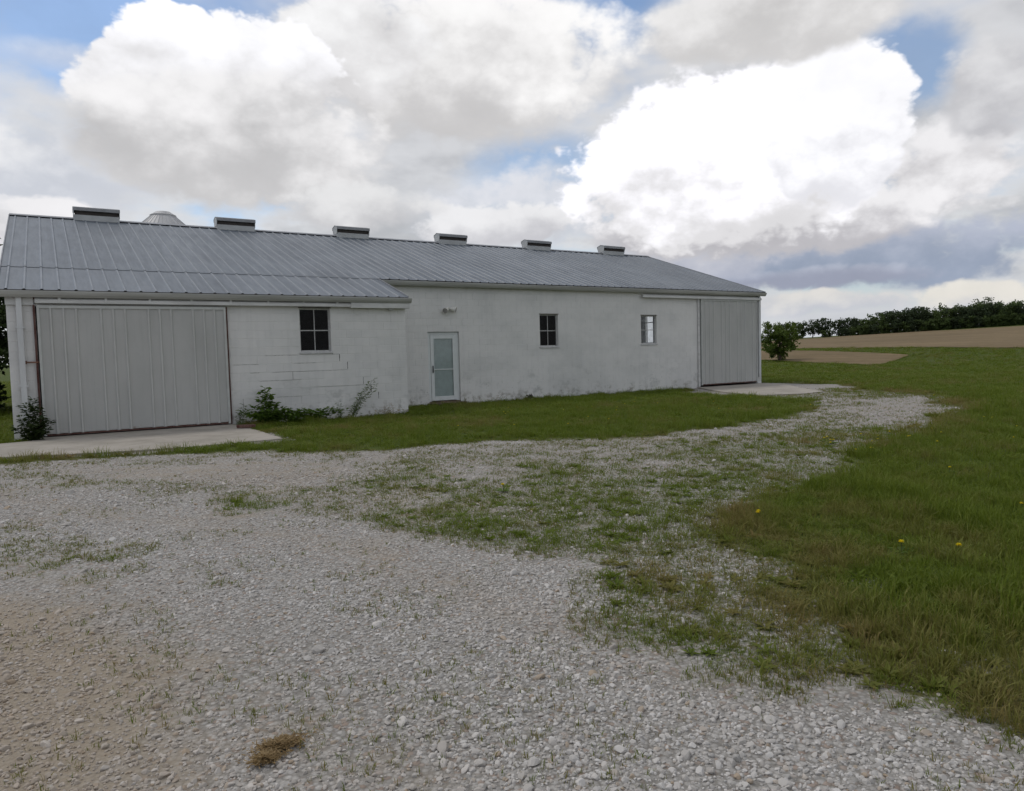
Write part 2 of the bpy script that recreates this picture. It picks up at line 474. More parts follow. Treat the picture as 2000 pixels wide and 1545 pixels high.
# ------------------------------------------------------------------ terrain
AXF = (math.sin(1.05), math.cos(1.05)); AXR = (AXF[1], -AXF[0])
RK = [0, 45, 58, 75, 82, 150, 260, 300, 420, 900, 3000]
ZK = [0, 0, .25, 1.14, 1.33, 2.65, 5.0, 6.3, 6.6, 4.0, 0.0]
def terrain(x, y):
    x = np.asarray(x, float); y = np.asarray(y, float)
    dx, dy = x - CAM.x, y - CAM.y
    r = dx * AXF[0] + dy * AXF[1]; l = dx * AXR[0] + dy * AXR[1]
    z = np.interp(r, RK, ZK)
    z = z + np.clip(l, -60, 60) * .031 * sstep(75, 260, r) * (1 - sstep(300, 600, r))
    near = 1 - sstep(30, 60, np.hypot(dx, dy))
    z = z + (fbm(x, y, .35, 3) - .5) * .05 * near
    # keep the ground level along the barn and slabs
    return z
def far(a, r):
    """bearing and depth along the field axis -> ground x, y"""
    R = r / math.cos(a - 1.05)
    return (CAM.x + math.sin(a) * R, CAM.y + math.cos(a) * R)

LAWN = [(-.37,-5.99),(1.71,-7.01),(3.4,-7.97),(4.8,-9.07),(5.96,-8.94),(7.33,-9.71),(9.45,-10.58),(11.54,-10.51),(13.69,-10.18),(16.26,-8.88),(18.5,-7.4),(18.6,-5.2),(18.9,-2.0),(21.6,.3),(8.4,.3),(8.4,-1.8),(3.95,-1.8),(3.95,-6.1),(1.41,-6.15),(-.4,-5.5)]
RLAWN = [(3.56,-17.28),(4.29,-16.16),(4.96,-15.2),(6.32,-14.78),(7.34,-14.42),(8.97,-13.64),(10.87,-13.08),(13.66,-12.58),(17.22,-11.41),(21.12,-9.17),(22.57,-6.68),(23.0,-5.2),(25.6,-3.2),(25.4,60),(900,900),(900,-900),(6,-300),(3.9,-22),(3.63,-18.59),(3.59,-17.96)]
MIX = [(-.3,-7.36),(.83,-10.09),(1.82,-11.87),(2.8,-13.58),(3.03,-14.69),(3.21,-15.41),(3.32,-16.18),(3.5,-16.7),(3.56,-17.24)] + RLAWN[1:12] + [(18.6,-5.2),(18.5,-7.4)] + LAWN[9::-1]
SPARSE = [(-.08,-11.64),(.7,-12.74),(1.37,-13.69),(1.74,-15.25),(1.4,-15.58),(.9,-14.62),(0,-13.35),(-1.2,-12.0)]
DIRT = [(-.2,-13.9),(.62,-14.9),(.95,-16.0),(.85,-17.15),(.3,-18.0),(-2,-17.5),(-2,-14)]
BARE = [(-.2,-6.7),(.51,-7.01),(2.85,-8.7),(4.2,-9.6),(3.9,-11.0),(3.0,-11.2),(2.1,-10.97),(.88,-9.21)]
FARG = [(19.01,-7.92),(20.92,-8.85),(17.19,-11.37),(14.16,-12.4),(12.6,-11.9),(14.5,-10.9)]
BACKLEFT = [(.05,-2.5),(.05,900),(-900,900),(-900,-3.2),(-3,-3.0)]
BARNF = [(-.33,-1.9),(8.45,-1.9),(8.45,.15),(25.3,.15),(25.3,13.85),(-.33,13.85)]
SLAB_L = [(-.02,-1.95),(3.98,-1.95),(4.02,-4.4),(3.98,-6.1),(2.6,-6.2),(1.35,-6.0),(.5,-5.75),(-.9,-5.2),(-1.4,-4.4),(-1.2,-2.9),(-.02,-2.6)]
SLAB_R = [(21.55,.12),(25.2,.12),(25.35,-1.0),(23.2,-3.2),(21.5,-5.4),(20.3,-5.6),(18.9,-5.0),(19.6,-3.0)]

def ruts(sm):
    """packed wheel tracks that follow the edge of the weedy ground"""
    return np.exp(-((-sm - .75) / .28) ** 2) + np.exp(-((-sm - 2.3) / .33) ** 2)

def ground_cover(x, y):
    w = (fbm(x, y, .9, 4) - .5); w2 = (fbm(x, y, 2.6, 4) - .5)
    wob = w * 1.3 + w2 * .5
    lawn = sstep(-.35, .45, sdpoly(x, y, LAWN) + wob * .8)
    rl = sstep(-.45, .75, sdpoly(x, y, RLAWN) + wob * 1.2)
    sm = sdpoly(x, y, MIX)
    srl = sdpoly(x, y, RLAWN)
    mmask = np.maximum(sstep(-.25, .25, sm + wob * .6), sstep(-1.3, -.6, srl + wob * .6) * sstep(-1.2, -.5, sm))
    mixz = mmask * np.clip(.41 + .30 * w + .45 * w2 + .24 * sstep(-3.0, 0, sdpoly(x, y, RLAWN)) - .16 * sstep(1.3, .2, np.abs(sdpoly(x, y, LAWN))), .12, .58)
    bare = sstep(-.3, .5, sdpoly(x, y, BARE) + wob * .8)
    farg = sstep(-.6, .6, sdpoly(x, y, FARG) + wob * 1.4)
    mixz = mixz * (1 - .85 * bare) * (1 - .75 * farg)
    spa = sstep(-.25, .35, sdpoly(x, y, SPARSE) + wob * .6) * np.clip(.32 + w * .8, .08, .45)
    bl = sstep(-.1, .3, sdpoly(x, y, BACKLEFT) + wob * .3)
    g = np.maximum.reduce([lawn, rl, mixz, spa, bl, np.full_like(lawn, .03)])
    slab = np.maximum(sdpoly(x, y, SLAB_L), sdpoly(x, y, SLAB_R))
    g = np.where(slab > 0, 0, g)
    soil = np.maximum.reduce([1.0 * sstep(-.6, .7, sdpoly(x, y, DIRT) + wob * .5), bare * .5, sstep(.08, .30, w) * .55, sstep(-.5, .3, sm + wob) * .35])
    band = ruts(sm)
    soil = np.maximum(soil, .42 * band)
    edge = sstep(.9, .0, np.abs(sdpoly(x, y, RLAWN) - .3)) + sstep(.55, .0, np.abs(sdpoly(x, y, LAWN) - .1)) * .6
    dry = np.clip(edge * (.55 + 1.5 * w) + sstep(.10, .30, w2 + w * .5) * .35, 0, 1)
    return g, soil, dry

def graded(lo, hi, a, b, step):
    c = list(np.arange(a, b + 1e-6, step)); s = step; v = c[-1]
    while v < hi: s *= 1.22; v += s; c.append(v)
    s = step; v = c[0]; pre = []
    while v > lo: s *= 1.22; v -= s; pre.append(v)
    return np.array(pre[::-1] + c)
gx = graded(-1500, 2500, -4, 27, .11); gy = graded(-1500, 2500, -20.5, .6, .11)
GX, GY = np.meshgrid(gx, gy)
GZ = terrain(GX, GY)
me = bpy.data.meshes.new('ground')
nx, ny = len(gx), len(gy)
vid = np.arange(nx * ny).reshape(ny, nx)
quads = np.stack([vid[:-1, :-1], vid[:-1, 1:], vid[1:, 1:], vid[1:, :-1]], -1).reshape(-1, 4)
verts = np.stack([GX, GY, GZ], -1).reshape(-1, 3)
me.vertices.add(len(verts)); me.vertices.foreach_set('co', verts.ravel())
me.loops.add(quads.size); me.loops.foreach_set('vertex_index', quads.ravel())
me.polygons.add(len(quads)); me.polygons.foreach_set('loop_start', np.arange(0, quads.size, 4))
me.polygons.foreach_set('use_smooth', np.ones(len(quads), bool))
me.update(calc_edges=True)
cg, cs, cd = ground_cover(GX.ravel(), GY.ravel())
for nm, arr in (('cover', cg), ('soil', cs), ('dry', cd)):
    a = me.attributes.new(nm, 'FLOAT', 'POINT'); a.data.foreach_set('value', arr.astype(np.float32))
ground = link('ground', me); tag(ground, kind='structure')

t = NT('gravel_and_turf', .9, .15)
P = t.pos()
vo = t.node('ShaderNodeTexVoronoi'); t.l.new(P, vo.inputs['Vector']); vo.inputs['Scale'].default_value = 42
vo2 = t.node('ShaderNodeTexVoronoi'); t.l.new(P, vo2.inputs['Vector']); vo2.inputs['Scale'].default_value = 85
sepc = t.node('ShaderNodeSeparateColor'); t.l.new(vo.outputs['Color'], sepc.inputs[0])
sepd = t.node('ShaderNodeSeparateColor'); t.l.new(vo2.outputs['Color'], sepd.inputs[0])
grav = t.mix(sepc.outputs[0], (.27, .262, .25), (.48, .465, .445))
grav = t.mix(t.math('MULTIPLY', sepd.outputs[0], .5), grav, (.29, .272, .245))
grav = t.mix(t.rng(sepc.outputs[1], .8, .95, 0, .6), grav, (.26, .17, .12))
grav = t.mix(t.rng(vo.outputs['Distance'], .35, .75, 0, .6), grav, (.125, .115, .10))
nl = t.noise(P, .7, 6, .62); nm_ = t.noise(P, 3.2, 5, .6); nf = t.noise(P, 26, 5, .65)
grav = t.mix(t.rng(nl, .35, .7, 0, .35), grav, (.21, .196, .172))
soil = t.mix(nf, (.240, .198, .148), (.33, .278, .212))
smask = t.rng(t.math('ADD', t.attr('soil'), t.math('MULTIPLY', t.math('SUBTRACT', nm_, .5), 1.1)), .25, .95, 0, .85)
base = t.mix(smask, grav, soil)
turf = t.mix(t.rng(nm_, .35, .68), (.046, .064, .009), (.074, .096, .014))
turf = t.mix(t.rng(nl, .40, .66, 0, .6), turf, (.052, .086, .011))
turf = t.mix(t.math('MULTIPLY', t.attr('dry'), t.rng(nf, .3, .7, .5, 1.0)), turf, (.115, .095, .042))
gm = t.rng(t.math('ADD', t.attr('cover'), t.math('MULTIPLY', t.math('SUBTRACT', nf, .5), 1.3)), .46, .80)
t.color(t.mix(gm, base, turf))
hb = t.math('MULTIPLY', t.math('SUBTRACT', 1.0, vo.outputs['Distance']), .012)
t.bump(t.math('ADD', hb, t.math('MULTIPLY', nf, .012)), .8, 1.0)
me.materials.append(t.m)

# tilled and stubble fields: sheets that follow the slope
t = NT('stubble_field', .95, .1)
c = t.mix(t.rng(t.noise(t.pos((.05, .05, .05)), 1.2, 6, .6), .35, .68), (.220, .162, .092), (.165, .120, .068))
c = t.mix(t.rng(t.noise(t.pos((.6, .6, .6)), 1.5, 5, .7), .40, .7, 0, .55), c, (.100, .082, .040))
dv = t.node('ShaderNodeVectorMath', operation='DOT_PRODUCT'); t.l.new(t.pos(), dv.inputs[0]); dv.inputs[1].default_value = (AXF[0], AXF[1], 0)
dl = t.node('ShaderNodeVectorMath', operation='DOT_PRODUCT'); t.l.new(t.pos(), dl.inputs[0]); dl.inputs[1].default_value = (AXR[0] * .06, AXR[1] * .06, 0)
cb = t.node('ShaderNodeCombineXYZ'); t.l.new(dv.outputs['Value'], cb.inputs[0]); t.l.new(dl.outputs['Value'], cb.inputs[1])
c = t.mix(t.rng(t.noise(cb.outputs[0], .55, 5, .6), .42, .62, 0, .55), c, (.115, .088, .048))
t.color(c); MAT['field'] = t.m
FIELDS = []
def field_sheet(rows, lift):
    """rows: list of (bearing, depth near, depth far)"""
    mb = MB(); n = 24; vs = []
    FIELDS.append([far(a, r0) for a, r0, r1 in rows[::4]] + [far(a, r1) for a, r0, r1 in rows[::-4]])
    for a, r0, r1 in rows:
        for k in range(n + 1):
            r = r0 + (r1 - r0) * (k / n) ** 1.5
            x, y = far(a, r); vs.append((x, y, float(terrain(x, y)) + lift))
    fs = [(i*(n+1)+k, (i+1)*(n+1)+k, (i+1)*(n+1)+k+1, i*(n+1)+k+1) for i in range(len(rows) - 1) for k in range(n)]
    mb.add(vs, fs); o = mb.build('field', 'field', None, smooth=True); return tag(o, kind='structure')
def rows_from(near, farr, a0, a1, n):
    aa = np.linspace(a0, a1, n)
    nr = np.interp(aa, *zip(*near)); fr = np.interp(aa, *zip(*farr))
    j = rng.normal(0, .12, n)
    return [(a, p + q, f) for a, p, q, f in zip(aa, nr, j, fr)]
field_sheet(rows_from([(.80, 84), (.963, 80.5), (1.075, 75), (1.176, 70.5), (1.4, 66)], [(.8, 266), (1.4, 266)], .80, 1.40, 60), .05)
field_sheet(rows_from([(.84, 64.5), (.901, 62), (.963, 58), (1.018, 53.5), (1.032, 53.6), (1.046, 58), (1.062, 64.2)], [(.84, 78), (.901, 76.5), (.963, 73.2), (1.018, 69), (1.044, 66.8), (1.062, 65)], .84, 1.062, 60), .05)

def slab(name, poly, z0, z1):
    bm = bmesh.new()
    pts = []
    for i in range(len(poly)):
        a, b = Vector(poly[i]), Vector(poly[(i + 1) % len(poly)])
        k = max(1, int((b - a).length / .25))
        for j in range(k):
            p = a.lerp(b, j / k)
            jit = .025 if j else 0
            pts.append((p.x + random.uniform(-jit, jit), p.y + random.uniform(-jit, jit) if p.y < -.2 else p.y))
    lo = [bm.verts.new((x, y, z0)) for x, y in pts]; hi = [bm.verts.new((x, y, z1)) for x, y in pts]
    bm.faces.new(hi); n = len(pts)
    for i in range(n): bm.faces.new((lo[i], lo[(i + 1) % n], hi[(i + 1) % n], hi[i]))
    bmesh.ops.recalc_face_normals(bm, faces=bm.faces)
    me = bpy.data.meshes.new(name); bm.to_mesh(me); bm.free(); me.materials.append(MAT['concrete'])
    return tag(link(name, me), kind='structure')
slab('concrete_apron', SLAB_L, -.25, .035)
slab('concrete_apron', SLAB_R, -.25, .03)

# ------------------------------------------------------------------ barn
FT = .3048
SL = .3356                       # roof slope
YB, YM = -1.90, .15              # front planes of the projecting bay and of the main wall
EB, EM = (-2.05, 3.084), (0.0, 3.772)      # eaves (y, z)
RY, RZ = 7.0, 3.772 + SL * 7.0
XL, XR = -.33, 25.30
BX1 = 8.45
roof_z = lambda y: EM[1] + SL * y if y <= RY else RZ - SL * (y - RY)
barn = tag(empty('barn'), 'long white painted block barn with grey metal roof and two sliding doors', 'barn')

def rect_minus(r, holes):
    out = [r]
    for h in holes:
        nxt = []
        for x0, x1, z0, z1 in out:
            hx0, hx1, hz0, hz1 = h
            if hx1 <= x0 or hx0 >= x1 or hz1 <= z0 or hz0 >= z1: nxt.append((x0, x1, z0, z1)); continue
            if hx0 > x0: nxt.append((x0, hx0, z0, z1))
            if hx1 < x1: nxt.append((hx1, x1, z0, z1))
            a, b = max(x0, hx0), min(x1, hx1)
            if hz0 > z0: nxt.append((a, b, z0, hz0))
            if hz1 < z1: nxt.append((a, b, hz1, z1))
        out = nxt
    return out

W1 = (5.62, 6.40, 1.70, 2.78); W2 = (14.22, 14.97, 1.74, 2.81); W3 = (18.72, 19.49, 1.76, 2.80)
DOOR = (10.08, 11.16, -.3, 2.25); BIGL = (.17, 3.88, -.3, 2.76); BIGR = (21.72, 25.02, -.3, 3.42)
def wall(x0, x1, y, z1, holes, thick=.19):
    mb = MB()
    for a, b, c, d in rect_minus((x0, x1, -.3, z1), holes):
        mb.box(a, b, y, y + thick, c, d)
    return mb.build('wall', 'block', barn)
wall_bay = wall(XL, BX1, YB + .008, 3.06, [W1, BIGL])
wall_main = wall(BX1, XR, YM + .008, 3.74, [W2, W3, DOOR, BIGR])
# return of the bay, gable ends and rear wall
box('return_wall', 'block', barn, BX1 - .19, BX1 - .002, YB + .2, YM + .19, -.3, 3.05)
def gable(x0, x1, y0, hole=None):
    mb = MB()
    for a, b, c, d in rect_minus((y0, 13.84, -.3, 3.0), [hole] if hole else []):
        mb.box(x0, x1, a, b, c, d)
    for a, b in ((y0, hole[0] if hole else RY), (hole[0] if hole else RY, hole[1] if hole else RY), (hole[1] if hole else RY, RY), (RY, 13.84)):
        if b - a < .01: continue
        zb = hole[3] if hole and a >= hole[0] - .001 and b <= hole[1] + .001 else 3.0
        pr = [(a, zb), (b, zb), (b, roof_z(b) - .06), (a, roof_z(a) - .06)]
        mb.add([(x0, *p) for p in pr] + [(x1, *p) for p in pr], [(3,2,1,0),(4,5,6,7),(0,1,5,4),(1,2,6,5),(2,3,7,6),(3,0,4,7)])
    return mb.build('gable_wall', 'block', barn)
gable(XL, XL + .19, YB + .21)
GW = (5.2, 6.98, 1.85, 3.80)
gable(XR - .19, XR - .004, YM + .21, GW)
box('rear_wall', 'block', barn, XL, XR, 13.65, 13.84, -.3, 3.70)
box('inner_floor', 'interior', barn, XL + .2, XR - .2, YM + .25, 13.6, -.02, .02)
box('added_blackout', 'interior', barn, XL + .2, 17.3, 2.6, 2.7, .021, 3.9)  # dark timber screen added to black out the view through the windows
box('added_blackout', 'interior', barn, 17.2, 17.299, YM + .25, 2.599, .021, 3.7)  # end of the added screen
gwn = empty('window'); gwn.parent = barn
m = MB().box(XR - .16, XR - .10, GW[0], GW[1], GW[2], GW[2] + .06).box(XR - .16, XR - .10, GW[0], GW[1], GW[3] - .06, GW[3])
m.box(XR - .16, XR - .10, GW[0], GW[0] + .06, GW[2] + .06, GW[3] - .06).box(XR - .16, XR - .10, GW[1] - .06, GW[1], GW[2] + .06, GW[3] - .06)
m.box(XR - .155, XR - .105, GW[0] + .06, GW[1] - .06, 2.86, 2.90)
m.build('frame', 'window_frame', gwn)

# blocks: courses of 8 x 16 inch block, shared mesh for the whole ones
CW, CH = .4064, .2032
def block_mesh(w, h, d=.014, g=.0032, ch=.0035):
    x, z = w / 2 - g * .5, h / 2 - g
    a = [(-x, -z), (x, -z), (x, z), (-x, z)]; b = [(-x + ch, -z + ch), (x - ch, -z + ch), (x - ch, z - ch), (-x + ch, z - ch)]
    vs = [(p[0], 0, p[1]) for p in a] + [(p[0], -d + ch, p[1]) for p in a] + [(p[0], -d, p[1]) for p in b]
    fs = []
    for o in (0, 4):
        for i in range(4): fs.append((o + i, o + (i + 1) % 4, o + 4 + (i + 1) % 4, o + 4 + i))
    fs.append((8, 9, 10, 11))
    return vs, fs
fullv = MB(); fullv.add(*block_mesh(CW, CH)); FULL = fullv.mesh('block', 'block')
ORG = 6.6 - CW / 2 - 16 * CW
blocks = []          # (wall, x0, x1, z0, z1, y)
for wobj, x0, x1, y, ztop, holes in ((wall_bay, XL, BX1, YB, 2.86, [W1, BIGL]), (wall_main, BX1 + .003, XR, YM, 3.68, [W2, W3, DOOR, BIGR])):
    for k in range(-1, int(ztop / CH) + 1):
        z0, z1 = k * CH, min((k + 1) * CH, ztop)
        if z1 - z0 < .05: continue
        i0 = int((x0 - ORG) / CW) - 2
        for i in range(i0, i0 + 60):
            a = ORG + i * CW + (CW / 2 if k % 2 else 0); b = a + CW
            a, b = max(a, x0), min(b, x1)
            if b - a < .04: continue
            for q in rect_minus((a, b, z0, z1), holes):
                if q[1] - q[0] > .035 and q[3] - q[2] > .035: blocks.append((wobj, *q, y))
camv = np.array(CAM)
blocks.sort(key=lambda b: ((b[1] + b[2]) / 2 - CAM.x) ** 2 + (b[5] - CAM.y) ** 2)
rest = {}
for n, (wobj, x0, x1, z0, z1, y) in enumerate(blocks):
    w, h = x1 - x0, z1 - z0; cx, cz = (x0 + x1) / 2, (z0 + z1) / 2
    yy = y + .0185 + random.uniform(-.0012, .0008)
    if n < 296 and z1 > 0:
        if abs(w - CW) < 1e-4 and abs(h - CH) < 1e-4: me = FULL
        else: mb = MB(); mb.add(*block_mesh(w, h)); me = mb.mesh('block', 'block')
        o = link('block', me, wobj, (cx, yy, cz))
        o.rotation_euler = (random.uniform(-.004, .004), random.uniform(-.002, .002), 0)
    else:
        v, f = block_mesh(w, h)
        rest.setdefault(wobj.name, (wobj, MB()))[1].add([(p[0] + cx, p[1] + yy, p[2] + cz) for p in v], f)
for wobj, mb in rest.values():
    tag(mb.build('block', 'block', wobj), kind='stuff')
# stepped crack below the bay window, and other opened joints
ck = MB()
def crack(x0, z0, x1, z1, w=.007):
    n = max(2, int(math.hypot(x1 - x0, z1 - z0) / .04)); L = []
    for i in range(n + 1):
        s = i / n; ww = w * random.uniform(.35, 1.15)
        L.append((x0 + (x1 - x0) * s, z0 + (z1 - z0) * s, ww))
    if abs(x1 - x0) > abs(z1 - z0): L = [(x, z, ww * .55 * (.25 if random.random() < .3 else 1)) for x, z, ww in L]
    else: L = [(x, z, ww * 1.35) for x, z, ww in L]
    horiz = abs(x1 - x0) > abs(z1 - z0); y = YB + .0015
    vs = []
    for x, z, ww in L:
        for sg in (-1, 1):
            p = (x, z + sg * ww / 2) if horiz else (x + sg * ww / 2, z)
            vs.append((p[0], y, p[1])); vs.append((p[0], YB + .012, p[1]))
    fs = []
    for i in range(n):
        o = i * 4; fs += [(o, o + 4, o + 6, o + 2), (o + 1, o + 3, o + 7, o + 5), (o, o + 1, o + 5, o + 4), (o + 2, o + 6, o + 7, o + 3)]
    ck.add(vs, fs)
k = 8
crack(6.415, 1.70, 6.415, 8 * CH); crack(6.415, 8 * CH, 6.6, 8 * CH)
for x, kk, w in ((6.6, 7, .012), (6.803, 6, .012), (7.21, 4, .008), (7.413, 3, .016), (7.616, 2, .013)):
    crack(x, (kk + 1) * CH, x, kk * CH + .03, w)
crack(7.0, 4 * CH, 7.5, 4 * CH, .008); crack(5.9, 4 * CH, 7.0, 4 * CH, .004)
crack(4.75, 8 * CH, 5.55, 8 * CH, .007); crack(5.45, 7 * CH, 6.0, 7 * CH, .007); crack(4.0, 7 * CH, 4.6, 7 * CH, .004)
crack(4.9, 6 * CH, 6.8, 6 * CH, .006); crack(4.4, 6 * CH, 4.6, 6 * CH, .010); crack(4.6, 5 * CH, 5.6, 5 * CH, .005)
crack(4.2, 3 * CH, 4.2, 2 * CH, .006); crack(5.0, 3 * CH, 5.6, 3 * CH, .004); crack(5.4, 6 * CH, 5.4, 5 * CH, .004)
crack(5.6, 1.2 * CH, 6.2, 1.2 * CH, .004)
ck.build('crack', 'crack', wall_bay)

# windows
def window(h, y, pane='glass'):
    x0, x1, z0, z1 = h
    w = empty('window', ((x0 + x1) / 2, y + .10, z0)); w.parent = barn
    hw, H = (x1 - x0) / 2, z1 - z0
    f = MB(); fw = .035
    f.box(-hw, hw, -.02, .03, 0, fw).box(-hw, hw, -.02, .03, H - fw, H)
    f.box(-hw, -hw + fw, -.02, .03, fw, H - fw).box(hw - fw, hw, -.02, .03, fw, H - fw)
    f.build('frame', 'window_frame', w, bevel=.003)
    mu = MB().box(-.009, .009, -.016, .016, fw, H - fw).build('muntin', 'window_frame', w)
    box('muntin', 'window_frame', w, -hw + fw, -.0095, -.018, .016, H * .49 - .013, H * .49 + .013)
    box('muntin', 'window_frame', w, .0095, hw - fw, -.018, .016, H * .49 - .013, H * .49 + .013)
    for sx, (a, b) in enumerate(((-hw + fw, -.009), (.009, hw - fw))):
        for c, d in ((fw, H * .49 - .013), (H * .49 + .013, H - fw)):
            mb = MB()
            i = .001
            mb.add([(a + i, .004, c + i), (b - i, .004, c + i), (b - i, .004 + random.uniform(-.004, .004), d - i), (a + i, .004, d - i)], [(0, 1, 2, 3)])
            mb.build('pane', pane, w)
    MB().box(-hw - .03, hw + .03, -.125, -.02, -.055, -.004).build('sill', 'sill', w, bevel=.006)
    MB().box(-hw - .02, hw + .02, -.112, -.02, H + .003, H + .022).build('lintel', 'lintel', w)
    return w
window(W1, YB); window(W2, YM); window(W3, YM, 'hazy_glass')

# storm door in its reveal
dw = empty('storm_door', (10.62, YM + .085, .14)); dw.parent = barn
MB().box(-.535, -.44, -.02, .08, -.02, 2.10).box(.44, .535, -.02, .08, -.02, 2.10).box(-.44, .44, -.02, .08, 2.02, 2.10).build('jamb', 'white_door', dw, bevel=.004)
f = MB().box(-.435, -.325, -.035, .0, .0, 2.015).box(.325, .435, -.035, .0, .0, 2.015)
f.box(-.325, .325, -.035, .0, 0, .13).box(-.325, .325, -.035, .0, 1.90, 2.015)
f.build('frame', 'white_door', dw, bevel=.005)
box('middle_rail', 'white_door', dw, -.325, .325, -.03, -.005, .945, .972)
for c, d in ((.13, .945), (.972, 1.90)):
    MB().add([(-.325, -.018, c), (.325, -.018, c), (.325, -.018, d), (-.325, -.018, d)], [(0, 1, 2, 3)]).build('pane', 'storm_glass', dw)
inn = box('inner_door', 'inner_door', dw, -.43, .43, .02, .06, 0, 2.01)
hd = MB().box(-.40, -.365, -.075, -.062, .86, 1.08).box(-.39, -.375, -.062, -.035, .88, .90).box(-.39, -.375, -.062, -.035, 1.04, 1.06)
hd.build('handle', 'black', dw, bevel=.003)
box('threshold', 'doorstep', dw, -.535, .535, -.06, .08, -.10, -.022, bevel=.006)

# big sliding doors of ribbed sheet
def rib_sheet(x0, x1, z0, z1, y, pitch=.2286, h=.026, first=0.0, name='sheet', par=None, mat='door'):
    """vertical ribbed sheet facing -y; ribs at first + k*pitch from x0"""
    prof = [(x0, y)]; k = 0
    while True:
        c = first + k * pitch + x0; k += 1
        if c < x0 + .03: continue
        if c > x1 - .03: break
        prof += [(c - .040, y), (c - .014, y - h), (c + .010, y - h), (c + .030, y)]
    prof.append((x1, y))
    vs = [(p[0], p[1], z0) for p in prof] + [(p[0], p[1], z1) for p in prof]; n = len(prof)
    fs = [(i, i + 1, n + i + 1, n + i) for i in range(n - 1)]
    o = len(vs); vs += [(x0, y + .02, z0), (x1, y + .02, z0), (x1, y + .02, z1), (x0, y + .02, z1)]; fs.append((o + 3, o + 2, o + 1, o))
    ob = MB().add(vs, fs).build(name, mat, par)
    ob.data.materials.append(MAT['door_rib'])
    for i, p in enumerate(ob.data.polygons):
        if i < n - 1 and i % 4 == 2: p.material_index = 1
    return ob
def sliding_door(x0, x1, z0, z1, y):
    d = empty('sliding_door', ((x0 + x1) / 2, y, 0)); d.parent = barn
    a, b = x0 - (x0 + x1) / 2, x1 - (x0 + x1) / 2
    x = a + .045; n = 0
    while x < b - .05:
        e = min(x + .9144, b - .045)
        rib_sheet(x, e - .0015, z0 + .03, z1 - .055, 0, first=.2286 - .03, par=d); x = e
    MB().box(a, a + .05, -.024, .03, z0, z1).build('edge_trim', 'door_trim', d, bevel=.003)
    MB().box(b - .05, b, -.024, .03, z0, z1).build('edge_trim', 'door_trim', d, bevel=.003)
    MB().box(a + .05, b - .05, -.026, .03, z1 - .06, z1).build('top_trim', 'door_trim', d, bevel=.003)
    MB().box(a + .05, b - .05, .0, .03, z0 - .002, z0 + .04).build('bottom_rail', 'redwood', d)
    return d
sliding_door(.19, 3.88, .06, 2.77, YB - .085)
sliding_door(21.74, 25.0, .10, 3.44, YM - .085)
box('door_jamb', 'redwood', barn, .125, .165, YB - .05, YB - .015, .04, 2.78)
box('door_jamb', 'redwood', barn, 3.89, 3.925, YB - .05, YB - .015, .04, 2.78)
box('door_jamb', 'board', barn, 21.62, 21.72, YM - .05, YM - .012, .05, 3.47)
box('corner_board', 'board', barn, 25.06, XR + .01, YM - .03, YM - .011, -.1, 3.60)
MB().box(-.03, .19, YB - .075, YB - .05, 1.585, 1.615).box(-.06, -.0301, YB - .085, YB - .045, 1.565, 1.635).build('latch', 'rust', barn, bevel=.004)
# frieze boards, tracks
box('header_board', 'redwood', barn, XL + .02, 8.43, YB - .03, YB - .004, 2.90, 3.05)
box('header_board', 'board', barn, XL - .01, .14, YB - .045, YB - .031, 2.78, 2.95)
tr = MB(); tr.prism_x([(YB - .14, 2.815), (YB - .075, 2.815), (YB - .075, 2.895), (YB - .13, 2.895), (YB - .14, 2.885)], .17, 7.62); tr.build('door_track', 'board', barn)
box('track_board', 'board', barn, .17, 7.6, YB - .0745, YB - .034, 2.83, 2.925)
MB().box(6.9, 8.52, YB - .155, YB - .012, 2.79, 2.925).build('soffit_box', 'board', barn, bevel=.004)
MB().box(7.95, 8.08, YB - .10, YB - .04, 2.74, 2.788).build('bracket', 'gutter', barn)
for x in np.arange(.6, 7.5, .85):
    box('track_bracket', 'board', barn, x - .025, x + .025, YB - .146, YB - .1405, 2.83, 2.93)
MB().prism_x([(YM - .15, 3.45), (YM - .08, 3.45), (YM - .08, 3.53), (YM - .14, 3.53), (YM - .15, 3.52)], 18.72, 25.22).build('door_track', 'board', barn)
box('track_board', 'board', barn, 18.75, 25.2, YM - .0795, YM - .012, 3.475, 3.56)

# gutters
def gutter(x0, x1, ye, ze):
    pr = [(ye - .02, ze - .155), (ye + .035, ze - .155), (ye + .035, ze - .022), (ye + .028, ze - .022), (ye + .028, ze - .148), (ye - .018, ze - .148),
          (ye - .055, ze - .10), (ye - .075, ze - .045), (ye - .075, ze - .022), (ye - .088, ze - .022), (ye - .088, ze - .045), (ye - .062, ze - .105)]
    MB().prism_x(pr[::-1], x0, x1).build('gutter', 'gutter', barn)
    for x in (x0, x1 - .004):
        MB().prism_x([(ye - .02, ze - .15), (ye - .062, ze - .10), (ye - .085, ze - .03), (ye + .03, ze - .03), (ye + .03, ze - .15)][::-1], x + .0005, x + .0035).build('gutter_end', 'gutter', barn)
gutter(-.44, 8.56, EB[0], EB[1]); gutter(8.60, 25.44, EM[0], EM[1])
MB().box(-.16, -.055, YB - .12, YB - .035, .28, 2.94).build('downspout', 'spout', barn, bevel=.012)
for z in (1.1, 2.3): box('strap', 'spout', barn, -.19, -.025, YB - .125, YB - .03, z, z + .03)
MB().box(25.10, 25.20, YM - .11, YM - .035, .3, 3.62).build('downspout', 'spout', barn, bevel=.012)
